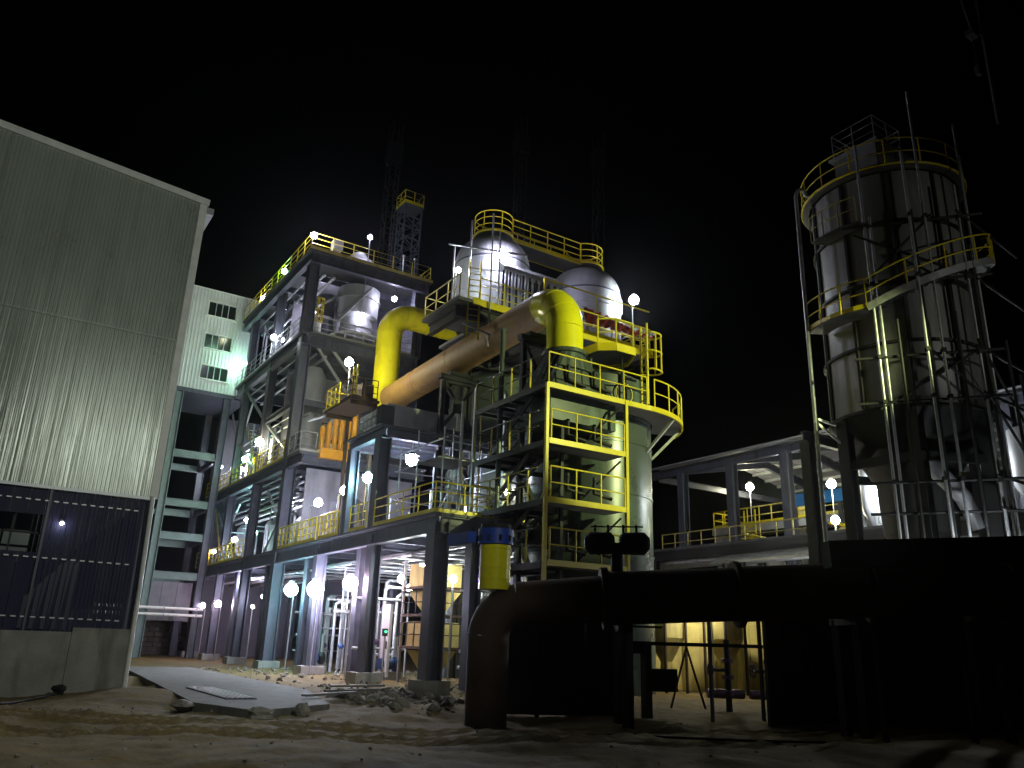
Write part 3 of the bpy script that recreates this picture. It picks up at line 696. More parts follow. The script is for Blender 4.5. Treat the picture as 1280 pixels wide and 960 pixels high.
# ------------------------------------------------------------------ scrubber towers (green) and access tower
def make_scrubbers():
    cx, cy, R = 20.0, 25.2, 2.6
    t = thing('scrubber_tower','nearest big green cylindrical scrubber tower below the yellow duct end','tower',(cx,cy,0))
    mb = MB(); mb.lathe(cx,cy,[(R,-.1),(R,10.0)],56); mb.build('shell','green_paint',t)
    mb = MB(); mb.lathe(cx,cy,[(R,10.03),(R,11.75),(R-.5,12.05),(.001,12.2)],56); mb.build('head','green_paint',t)
    for z in (4.9,7.1,9.1): mb = MB(); mb.ring(cx,cy,R-.01,R+.04,z-.03,z+.03,48); mb.build('weld_ring','green_paint',t)
    # hopper shaped transition from duct to shell
    o = MB(); n = 24; top = [V((17+.72*math.cos(2*PI*i/n),22.8+.72*math.sin(2*PI*i/n),12.0)) for i in range(n)]
    bot = []
    for i in range(n):
        a = 2*PI*i/n; c, s = math.cos(a), math.sin(a); k = 1/max(abs(c),abs(s))
        bot.append(V((17.35+1.5*c*k,23.2+1.15*s*k,10.4)))
    bot2 = [p-V((0,0,1.2)) for p in bot]
    o.add(top+bot+bot2,[(i,(i+1)%n,n+(i+1)%n,n+i)[::-1] for i in range(n)]+[(n+i,n+(i+1)%n,2*n+(i+1)%n,2*n+i)[::-1] for i in range(n)]+[tuple(range(2*n,3*n))])
    o.build('inlet_hood','green_paint',t)
    m = MB(); m.path(arc(19.6,22.5,.42,11.2,0,2*PI,16),.03,6,False); m.v=[(19.75+(v[0]-19.6),22.58+(v[2]-11.2),11.0+(v[1]-22.5)) for v in m.v]; m.build('manhole_ring','dull_yellow',t)
    # dark L shaped nozzles behind each railing
    for zb in (10.35,8.3,6.35,4.3):
        for x in (16.55,17.75):
            m = MB(); m.path([(x,21.95,zb+.95),(x,21.95,zb+.38),(x+.75,21.9,zb+.26)],.07,8); m.build('nozzle','dark_steel',t)
    # small side pipe
    m = MB(); m.tube((22.75,25.0,0),(22.75,25.0,9.9),.09,8); m.build('side_pipe','galv',t)
    m = MB(); m.tube((22.95,24.7,0),(22.95,24.7,7),.05,8); m.build('side_pipe','galv',t)
    t = thing('scrubber_tower','farther pale green cylindrical scrubber tower seen behind the black trestle','tower',(21.3,34.3,0))
    mb = MB(); mb.lathe(21.2,34.2,[(2.55,0),(2.55,14.2),(1.8,14.8),(.001,15.0)],48); mb.build('shell','green_paint',t)
    for z in (8.5,11.2,13.0): mb = MB(); mb.ring(21.2,34.2,2.54,2.6,z-.03,z+.03,48); mb.build('weld_ring','green_paint',t)
make_scrubbers()
def make_access():
    t = thing('access_tower','yellow railed access tower with four decks in front of the green scrubber','access tower',(17,22,0))
    x0, x1, y0, y1 = 15.2, 18.75, 21.35, 26.2
    LV = (4.15,6.2,8.2,10.25)
    for x, y, zt in ((x0,y0,10.2),(x1,y0,10.2)): mb = MB(); mb.bar((x,y,-.1),(x,y,zt),.12,.12); mb.build('post','yellow',t)
    for x, y in ((x0,y1),(16.6,y1),(16.7,22.5)): mb = MB(); mb.bar((x,y,-.1),(x,y,11.2),.12,.12); mb.build('post','galv' if y > 25 else 'dark_steel',t)
    for i, z in enumerate(LV):
        if i == 3:
            poly = [(x0,y0),(19.8,y0)]+[(p.x,p.y) for p in arc(20,25.2,3.85,0,-PI/2+.05,-.35,12)]+[(p.x,p.y) for p in reversed(arc(20,25.2,2.66,0,-PI/2-.55,-.35,12))]+[(16.6,22.6),(16.6,y1),(x0,y1)]
        else: poly = [(x0,y0),(x1,y0),(x1,22.55),(16.6,22.55),(16.6,y1),(x0,y1)]
        mb = MB(); mb.prism(poly,z-.07,z); mb.build('deck','deck_steel',t)
        mb = MB()
        if i == 3:
            rim = [(x0,y0,z-.1),(19.8,y0,z-.1)]+[p for p in arc(20,25.2,3.87,z-.1,-PI/2,-.35,12)]
            for a, b in zip(rim,rim[1:]): mb.bar(a,b,.06,.19)
        else: mb.bar((x0+.08,y0-.03,z-.04),(x1-.08,y0-.03,z-.02),.06,.19)
        mb.build('toe_board','yellow',t)
        mb = MB(); mb.bar((x0-.03,y0+.1,z-.12),(x0-.03,y1,z-.12),.06,.2); mb.bar((16.6,22.6,z-.16),(16.6,y1,z-.16),.08,.18)
        for k in range(4): y = 22.6+k*1.1; mb.bar((x0,y,z-.17),(16.6,y,z-.17),.06,.14)
        mb.build('deck_beam','dark_steel',t)
        mb = MB()
        if i == 3: rail(mb,[(x0+.05,y0,z),(19.8,y0,z)],1.1,1.12,.032,(.5,),0); rail(mb,arc(20,25.2,3.85,z,-PI/2+.05,-.35,10),1.1,1.0,.032,(.5,),0)
        else: rail(mb,[(x0+.2,y0,z),(x1-.1,y0,z)],1.1,1.1,.032,(.5,),0)
        mb.build('railing','yellow',t)
        mb = MB(); rail(mb,[(x0,y0+.5,z),(x0,y1,z)],1.1,1.5,.026,(.5,),0,posts=False); rail(mb,[(x0,y1,z),(16.6,y1,z)],1.1,.7,.026,(.5,),.1)
        mb.build('railing','green_paint' if i != 1 else 'dull_yellow',t)
        for k in range(4): y = 22.4+k*1.25; mb = MB(); mb.tube((x0,y,z),(x0,y,z+1.1),.032,6); mb.build('rail_post','yellow',t)
        if i < 3:
            mb = MB(); mb.bar((17.4,22.5,z+.2),(18.6,21.5,z+1.75),.07,.07); mb.build('brace','dark_steel',t)
            mb = MB(); mb.bar((x0+.35,25.8,z),(x0+.35,22.6,z+1.95),.06,.18); mb.bar((x0+.95,25.8,z),(x0+.95,22.6,z+1.95),.06,.18)
            for k in range(8): u = k/8; mb.bar((x0+.35,25.8-3.2*u,z+1.95*u),(x0+.95,25.8-3.2*u,z+1.95*u),.2,.03)
            mb.build('stair_flight','dark_steel',t)
    # braces of the ring platform
    for a in (-1.15,-.62):
        p = V((20+3.8*math.cos(a),25.2+3.8*math.sin(a),10.12)); q = V((20+2.62*math.cos(a),25.2+2.62*math.sin(a),8.9))
        mb = MB(); mb.bar(p,q,.1,.1); mb.build('brace','galv',t)
make_access()
t = thing('green_post','tall teal pipe post standing in front of the yellow duct','post',(15.3,24.2,0))
mb = MB(); mb.tube((15.35,24.6,0),(15.35,24.6,13.2),.1,10); mb.build('post','green_paint',t)
mb = MB(); mb.box(15.2,15.5,24.45,24.75,13.2,13.24); mb.build('cap_plate','green_paint',t)
t = thing('scaffold_post','thin galvanised pipe post left of the access tower decks','post',(14.9,26.6,Z2))
mb = MB(); mb.tube((14.75,26.4,Z2),(14.75,26.4,10.6),.06,8); mb.build('post','galv',t)
mb = MB(); mb.tube((14.6,26.4,Z2+.01),(14.9,26.4,Z2+.01),.1,8); mb.build('foot','galv',t)

t = thing('scaffold','thin pole scaffold on the low deck left of the black trestle','scaffold',(15,28,Z2))
for x in (14.0,15.6,17.0):
    for y in (26.4,28.6,30.2):
        mb = MB(); mb.tube((x,y,Z2+.01),(x,y,Z2+random.uniform(3.0,4.3)),.03,6); mb.build('pole','galv' if random.random() < .6 else 'dull_yellow',t)
for z in (Z2+1.1,Z2+2.3,Z2+3.0):
    for y in (26.4,30.2): mb = MB(); mb.tube((13.8,y+.05,z),(17.2,y+.05,z+random.uniform(-.1,.1)),.028,6); mb.build('ledger','galv',t)
    for x in (14.0,17.0): mb = MB(); mb.tube((x+.05,26.2,z+.08),(x+.05,30.4,z+.08),.028,6); mb.build('ledger','galv' if z > 8 else 'frame_red',t)
mb = MB(); mb.tube((13.9,26.3,Z2+.2),(17.1,30.3,Z2+3.4),.028,6); mb.build('brace','galv',t)
mb = MB(); mb.box(14.0,15.6,26.5,28.5,Z2+2.35,Z2+2.4); mb.build('board','slab_concrete',t)
# upper platforms over the near scrubber
def make_upper():
    t = thing('upper_platform','small six sided yellow edged platform over the near scrubber','platform',(19,23,12.2))
    z = 12.55; poly = [(18.1,23.4),(18.2,22.3),(18.75,21.85),(19.7,21.85),(20.3,23.0),(19.6,24.4)]
    mb = MB(); mb.prism(poly,z-.05,z); mb.build('deck','deck_steel',t)
    mb = MB()
    for a,b in zip(poly,poly[1:]+poly[:1]): mb.bar((a[0],a[1],z-.05),(b[0],b[1],z-.05),.06,.32)
    mb.build('edge','yellow',t)
    for (x,y) in ((18.5,23.1),(19.6,22.5),(19.6,24.0)): mb = MB(); mb.bar((x,y,11.3),(x,y,z-.1),.1); mb.build('leg','green_paint',t)
    mb = MB(); rail(mb,[(18.2,22.3,z),(18.75,21.85,z),(19.6,21.85,z)],1.1,.9,.03,(.5,),0); mb.build('railing','yellow',t)
    t = thing('cage_ladder','yellow caged ladder rising from the ring platform to the upper deck','ladder',(20.7,21.9,10.3))
    ladder(t,19.95,21.62,10.3,13.6,1,-.25,11.7,'yellow',.5,.045,.42)
    t = thing('vessel_deck','raised steel deck with yellow railings carrying the domed vessels','platform',(20,30,15.6))
    z = 15.65
    mb = MB(); mb.prism([(14.9,27.6),(26,27.6),(26,33.6),(17.2,33.6),(17.2,31.0),(14.9,31.0)],z-.15,z); mb.build('deck','deck_steel',t)
    mb = MB(); mb.bar((15.6,27.55,z-.08),(26.0,27.55,z-.08),.06,.32); mb.build('edge','yellow',t)
    for y in (28.0,33.2):
        mb = MB(); mb.ibeam((15 if y < 30 else 17.3,y,z-.5),(26,y,z-.5),.3,.6,.05); mb.build('beam','dark_steel',t)
    for x in (15.3,19.9,25.6):
        mb = MB(); mb.ibeam((x,28.3,z-.5),(x,32.9 if x > 16 else 30.9,z-.5),.25,.5,.05); mb.build('beam','dark_steel',t)
    for x in (18.6,25.6):
        for y in (28.0,33.2):
            if y < 30 and x < 20: continue
            mb = MB(); mb.ibeam((x,y,-.1),(x,y,z-.82),.4,.4,.05); mb.build('column','dark_steel',t)
    mb = MB(); rail(mb,[(16.0,27.65,z),(25.9,27.65,z)],1.15,1.2,.032,(.35,.68),0); mb.build('railing','yellow',t)
    mb = MB(); rail(mb,[(17.0,30.95,z),(15.0,30.95,z),(15.0,27.7,z)],1.1,1.2,.03,(.5,),.12); mb.build('railing','dull_yellow',t)
    mb = MB(); mb.bar((19.4,27.62,z),(19.4,27.62,z+2.1),.09); mb.bar((19.4,27.62,z+2.1),(25.9,27.62,z+2.1),.06); mb.bar((22.5,27.62,z),(22.5,27.62,z+2.1),.05)
    mb.build('goal_post','yellow',t)
    # scaffold pipes and cross poles at its left end
    t = thing('scaffold','thin scaffold poles with cross poles at the left end of the vessel deck','scaffold',(15.8,28,z))
    for p,q in (((15.55,27.9,z),(15.55,27.9,19.6)),((16.35,27.4,13.6),(16.35,27.4,20.0)),((16.75,27.4,z),(16.75,27.4,19.2)),((14.6,28.2,18.25),(18.1,27.2,18.35)),((15.0,28.4,z),(15.0,28.4,18.4)),((15.0,27.3,14.3),(16.6,27.2,14.0))):
        mb = MB(); mb.tube(p,q,.04,6); mb.build('pole','galv',t)
    t = thing('louvre_hood','grey sloping louvred hood in front of the left domed vessel','hood',(18.5,28,16))
    mb = MB(); mb.add([(17.3,27.85,17.9),(20.6,27.85,17.9),(20.6,28.3,18.3),(17.3,28.3,18.3),(17.3,27.85,17.75),(20.6,27.85,17.75),(20.6,28.3,17.75),(17.3,28.3,17.75)],
      [(0,1,2,3),(4,7,6,5),(0,4,5,1),(1,5,6,2),(2,6,7,3),(3,7,4,0)]); mb.build('hood','galv',t)
    for k in range(18): mb = MB(); x = 17.35+k*.18; mb.box(x,x+.08,28.0,28.06,15.7,17.74); mb.build('slat','galv' if k%2 else 'dark_steel',t)
    t = thing('stair_ladder','yellow handrails of the short ladder left of the domed vessels','ladder',(15.5,28,15.7))
    ladder(t,15.75,27.75,13.9,17.6,-.3,-1,None,'yellow',.5,.04)
    t = thing('pipe_roof','long silvery pipes running right below the right domed vessel','pipe rack',(25,29,16.5))
    for k in range(4): mb = MB(); mb.tube((22.6,28.3+k*.35,17.0+.05*k),(26.9,28.3+k*.35,17.0+.05*k),.09,8); mb.build('pipe','galv',t)
    for x in (22.8,25.8): mb = MB(); mb.bar((x,28.2,16.9),(x,29.6,16.9),.06,.06); mb.bar((x,28.9,15.65),(x,28.9,16.86),.08); mb.build('bracket','galv',t)
    t = thing('red_banner','crumpled red cloth banner tied along the railing right of the yellow bend','banner',(22,27,16))
    mb = MB(); vs = []; n = 60
    for i in range(n+1):
        x = 21.6+4.3*i/n; hh = .8*(1-.8*i/n)
        for k in range(5):
            z = 16.85-.009*i-hh*k/4+.05*math.sin(i*1.1+k); vs.append((x,27.42+.07*math.sin(i*.9+k*1.3)+.05*math.sin(i*2.3),z))
    fs = [(i*5+k,(i+1)*5+k,(i+1)*5+k+1,i*5+k+1) for i in range(n) for k in range(4)]
    n0 = len(vs); vs2 = vs+[(a,b+.02,c) for a,b,c in vs]; mb.add(vs2,fs+[tuple(n0+q for q in f[::-1]) for f in fs],True); mb.build('cloth','red_cloth',t)
    mb = MB(); mb.tube((21.5,27.5,16.87),(26.0,27.5,16.35),.02,5); mb.build('rope','galv',t)
    # walkway railing level between
    t = thing('side_walkway','yellow railed walkway between the ring platform and the vessel deck','platform',(21,25,13.7))
    mb = MB(); mb.box(18.6,23.6,25.2,27.2,14.2,14.3); mb.build('deck','deck_steel',t)
    mb = MB(); mb.bar((18.6,25.15,14.2),(23.6,25.15,14.2),.06,.24); mb.build('edge','yellow',t)
    mb = MB(); rail(mb,[(18.6,25.2,14.3),(23.6,25.2,14.3),(23.6,27.2,14.3)],1.1,1.1,.03,(.5,),0); mb.build('railing','yellow',t)
    for x in (18.9,23.3): mb = MB(); mb.bar((x,26.8,11.5 if x<20 else 10.3),(x,26.8,14.2),.14); mb.build('leg','dark_steel',t)
make_upper()

# ------------------------------------------------------------------ domed vessels
def domed(x, y, R, label, z0=15.66, zc=18.9, zt=20.5):
    t = thing('domed_vessel',label,'vessel',(x,y,z0))
    mb = MB(); mb.lathe(x,y,[(R-.25,z0),(R,z0+.3),(R,zc)],44); mb.build('shell','stainless',t)
    mb = MB(); mb.lathe(x,y,[(max(.001,R*math.cos(a)**.8),zc+.01+(zt-zc)*math.sin(a)**.95) for a in [PI/2*i/12 for i in range(13)]],44); mb.build('dome','stainless',t)
    for z in (zc,zc-.8,zc-1.6): mb = MB(); mb.ring(x,y,R-.02,R+.04,z-.03,z+.03,44); mb.build('weld_ring','frame_paint' if z == zc else 'galv',t)
    mb = MB(); mb.tube((x,y,zt-.05),(x,y,zt+.3),.5,20); mb.build('top_nozzle','stainless',t)
    mb = MB(); mb.tube((x+R*.72,y-R*.72,zc-.9),(x+R*.72,y-R*.72,zc-.1),.05,8); mb.build('side_nozzle','galv',t)
    return t
domed(18.25,30.5,1.85,'left and nearer of the two grey domed vessels, lit by a dazzling lamp')
domed(24.0,30.5,1.9,'right one of the two grey domed vessels, beside the yellow bend')
t = thing('top_walkway','yellow railed walkway joining the tops of the two domed vessels','walkway',(21,30.5,20.6))
zt = 20.65
for x in (18.25,24.0):
    mb = MB(); mb.lathe(x,30.5,[(.52,zt-.08),(.95,zt-.08),(.95,zt),(.52,zt)],24,smooth=False); mb.build('deck','deck_steel',t)
    a0, a1 = (.7, 2*PI-.7) if x < 20 else (PI+.7, 3*PI-.7)
    mb = MB(); mb.path(arc(x,30.5,.98,zt+.02,a0,a1,18),.06,6); mb.build('edge','yellow',t)
    mb = MB(); rail(mb,arc(x,30.5,.95,zt,a0,a1,18),1.1,.9,.03,(.35,.68),.12); mb.build('railing','yellow',t)
mb = MB(); mb.box(19.1,23.2,29.9,31.1,zt-.12,zt); mb.build('deck','deck_steel',t)
mb = MB(); mb.bar((19.0,29.87,zt-.04),(23.25,29.87,zt-.04),.05,.22); mb.bar((19.0,31.13,zt-.04),(23.25,31.13,zt-.04),.05,.22); mb.build('edge','yellow',t)
for y in (29.9,31.1): mb = MB(); rail(mb,[(19.0,y,zt),(23.25,y,zt)],1.1,.95,.03,(.35,.68),0); mb.build('railing','yellow',t)

# ------------------------------------------------------------------ silo
def make_silo():
    cx, cy, R = 27.2, 15.6, 2.6
    t = thing('silo','tall grey riveted silo with a spiral stair and a yellow railed top','silo',(cx,cy,0))
    courses = [9.6,11.9,14.2,16.5,18.6]
    for a, b in zip(courses,courses[1:]):
        n = 10
        for k in range(n):
            mb = MB(); mb.lathe(cx,cy,[(R,a+.02),(R,b-.02)],5,2*PI*k/n+.008,2*PI*(k+1)/n-.008); mb.build('shell_plate','silo_steel',t)
    mb = MB(); mb.lathe(cx,cy,[(R-.05,9.62),(R-.05,18.58)],40); mb.build('inner_shell','dark_steel',t)
    mb = MB(); mb.lathe(cx,cy,[(R+.02,18.6),(1.4,19.1),(.001,19.2)],40); mb.build('roof','silo_steel',t)
    for z in courses: mb = MB(); mb.ring(cx,cy,R-.04,R+.10,z-.05,z+.05,40); mb.build('stiffener_ring','dark_steel',t)
    for k in range(10):
        a = 2*PI*k/10; mb = MB(); mb.bar((cx+(R+.05)*math.cos(a),cy+(R+.05)*math.sin(a),9.7),(cx+(R+.05)*math.cos(a),cy+(R+.05)*math.sin(a),18.5),.1,.1); mb.build('stiffener','dark_steel',t)
    # hopper bottom with outlets
    mb = MB(); mb.lathe(cx,cy,[(R,9.58),(1.3,7.4),(1.2,5.6),(.5,4.8),(.001,4.8)],32); mb.build('hopper','dark_steel',t)
    mb = MB(); mb.path([(cx-1.4,cy-1.0,8.2),(cx-.6,cy-1.9,6.6),(cx-.3,cy-2.1,5.6)],[.3,.28,.2],12); mb.build('chute','stainless',t)
    for k in range(6):
        a = PI/3*k+.6; x = cx+2.5*math.cos(a); y = cy+2.5*math.sin(a)
        mb = MB(); mb.ibeam((x,y,-.1),(x,y,9.5),.4,.4,.05); mb.build('leg','dark_steel',t)
    for k in range(6):
        a = PI/3*k+.6; b = PI/3*(k+1)+.6
        for z in (7.9,4.6): mb = MB(); mb.bar((cx+2.5*math.cos(a),cy+2.5*math.sin(a),z),(cx+2.5*math.cos(b),cy+2.5*math.sin(b),z),.2,.3); mb.build('ring_beam','dark_steel',t)
    for (x,y) in ((24.7,18.1),): mb = MB(); mb.ibeam((x,y,-.1),(x,y,9.0),.38,.38,.05); mb.build('leg','frame_paint',t)
    mb = MB(); mb.ibeam((24.5,18.1,9.2),(27.5,18.1,9.2),.25,.4,.05); mb.build('beam','frame_paint',t)
    # top gallery
    mb = MB(); mb.ring(cx,cy,R-.1,R+.35,18.55,18.63,40); mb.build('gallery_deck','deck_steel',t)
    mb = MB(); mb.path(arc(cx,cy,R+.36,18.66,0,2*PI,40),.05,6,False); mb.build('gallery_edge','yellow',t)
    mb = MB(); rail(mb,arc(cx,cy,R+.33,18.63,0,2*PI,40),1.1,1.2,.03,(.5,),.0); 
    mb.build('railing','yellow',t)
    # spiral stair: rises left to right across the front
    a0, a1 = D(196), D(318); z0, z1 = 13.0, 15.9
    r0, r1 = R+.12, R+.85
    m1 = MB(); m2 = MB(); m3 = MB(); n = 26
    flat0 = arc(cx,cy,r1,z0,D(150),a0,6); flat1 = arc(cx,cy,r1,z1,a1,D(365),6)
    for i in range(n):
        a = a0+(a1-a0)*i/n; b = a0+(a1-a0)*(i+1)/n; z = z0+(z1-z0)*(i+.5)/n
        m1.ring(cx,cy,r0,r1,z-.02,z+.02,1,a,b)
    mb = MB(); mb.ring(cx,cy,r0,r1,z0-.06,z0,6,D(150),a0); mb.build('landing','deck_steel',t); mb = MB(); mb.ring(cx,cy,r0,r1+.35,z1-.06,z1,6,a1,D(365)); mb.build('landing','deck_steel',t)
    m1.build('stair_tread','deck_steel',t)
    sp = arc(cx,cy,r1,z0,a0,a1,22,z1)
    mb = MB()
    for a,b in zip(sp,sp[1:]): mb.bar(a,b,.04,.25)
    mb.build('stringer','galv',t)
    mb = MB(); rail(mb,flat0,1.1,1.1,.03,(.5,),.16); mb.path([p+V((0,0,1.05)) for p in sp],.032,5); mb.path([p+V((0,0,.55)) for p in sp],.028,5)
    for p in sp[::4]: mb.tube(p,p+V((0,0,1.05)),.03,5)
    rail(mb,arc(cx,cy,r1+.35,z1,a1,D(365),6),1.0,.9,.03,(.5,),.2); mb.build('railing','yellow',t)
    for a in (a1+.1,D(355)):
        mb = MB(); mb.bar((cx+(r1+.3)*math.cos(a),cy+(r1+.3)*math.sin(a),z1-.08),(cx+R*math.cos(a),cy+R*math.sin(a),z1-1.2),.09); mb.build('bracket','dark_steel',t)
    # small landing on the left
    mb = MB(); mb.ring(cx,cy,R+.05,R+.7,16.4,16.46,6,D(160),D(195)); mb.build('landing','deck_steel',t)
    mb = MB(); rail(mb,arc(cx,cy,R+.7,16.46,D(160),D(195),5),1.0,.8,.025,(.5,),0); mb.build('railing','dull_yellow',t)
    # filter box on the roof
    t2 = thing('filter_box','grey filter box with a railing on top of the silo','filter',(cx-1,cy+.3,19))
    x0,x1,y0,y1 = cx-1.45,cx+.35,cy-.9,cy+.9
    mb = MB(); mb.box(x0,x1,y0,y1,19.0,20.5); mb.build('casing','silo_steel',t2)
    mb = MB(); mb.box(x0-.15,x1+.6,y0-.15,y1+.15,20.5,20.6); mb.build('deck','galv',t2)
    mb = MB(); rail(mb,[(x1,y0,20.6),(x0,y0,20.6),(x0,y1,20.6),(x1,y1,20.6),(x1,y0,20.6)],1.1,.8,.025,(.35,.68),.05); mb.build('railing','galv',t2)
    # goose neck vent
    t3 = thing('gooseneck_pipe','tall thin gooseneck pipe standing left of the silo','pipe',(24.0,17.0,0))
    p = [(24.05,17.2,4.5),(24.05,17.2,18.6)]
    top = [V((24.05,17.2,18.6))+V((.35-.35*math.cos(a),-.05*math.sin(a),.45*math.sin(a))) for a in [PI*i/10*.75 for i in range(11)]]
    mb = MB(); mb.path([p[0]]+top+[(25.0,16.9,18.6)],.075,10); mb.build('pipe_run','galv',t3)
    mb = MB(); mb.bar((24.0,17.2,9.6),(25.2,16.7,9.3),.08); mb.bar((24.0,17.2,9.5),(24.9,16.7,8.6),.07); mb.build('bracket','galv',t3)
    mb = MB(); mb.tube((24.05,17.2,-.1),(24.05,17.2,4.5),.11,10); mb.build('post','galv',t3)
    # scaffolding round the silo
    t4 = thing('scaffold','tall pole scaffold with crossing ledgers in front of the silo','scaffold',(26,12,0))
    def bb(p, q, m, r=.05): 
        mb = MB(); mb.tube(p,q,r,6); mb.build('pole',m,t4)
    poles = [(24.2,14.6,19.6,'galv'),(24.38,14.48,16.6,'galv'),(24.7,13.2,18.8,'galv'),(25.2,12.95,21.4,'galv'),(26.85,12.3,20.3,'galv'),(26.2,12.3,17.5,'galv'),(25.6,12.6,12.6,'dark_steel'),(27.9,12.2,12.0,'dark_steel'),(25.05,13.3,16.6,'dark_steel'),(26.5,12.25,15.2,'dark_steel'),(28.8,12.3,11.0,'dark_steel'),(24.5,14.0,12.5,'dark_steel')]
    for x,y,z,m in poles: bb((x,y,-.1),(x,y,z),m,.055)
    A = (23.7,15.2); Bc = (26.7,11.75); Cc = (30.8,12.6)
    for k,z in enumerate((16.2,13.9,11.2,9.6,6.9,5.9)):
        bb((A[0],A[1],z),(Bc[0],Bc[1],z+.1),'dark_steel',.05); bb((25.9,12.2,z+.15),(Cc[0],Cc[1],z+.05*k),'dark_steel',.05)
    for (p,q) in (((23.9,14.9,15.9),(26.4,12.1,13.9)),((24.2,14.7,14.1),(25.4,12.8,16.3)),((24.1,14.7,9.4),(26.3,12.2,11.4)),((26.0,12.2,11.6),(29.5,12.4,8.4)),((26.2,12.2,9.7),(30.0,12.5,6.9)),((25.0,13.3,11.4),(27.5,12.2,9.0))):
        bb(p,q,'dark_steel',.05)
    for k,z in enumerate((16.2,13.9,11.2,9.6,6.9)):
        for (x,y) in ((24.2,14.6),(24.7,13.2),(25.2,12.95),(26.2,12.3)):
            mb = MB(); mb.bar((x-.09,y-.09,z+.03),(x+.09,y+.09,z+.03),.13,.13); mb.build('coupler','dark_steel',t4)
    t5 = thing('scaffold_stack','thick dark pole stack of the scaffold at the right picture edge','scaffold',(30,10.5,0))
    for x,y,z in ((29.6,10.6,10.2),(29.9,10.4,10.0),(30.6,10.2,9.5)): mb = MB(); mb.bar((x,y,-.1),(x,y,z),.22); mb.build('pole','black',t5)
    for a,b in (((28.4,11.4,8.9),(30.2,10.4,8.0)),((29,11,10.2),(31.5,9.9,10.6)),((29.3,10.8,9.5),(31.5,9.9,9.2))): mb = MB(); mb.bar(a,b,.14); mb.build('ledger','black',t5)
make_silo()

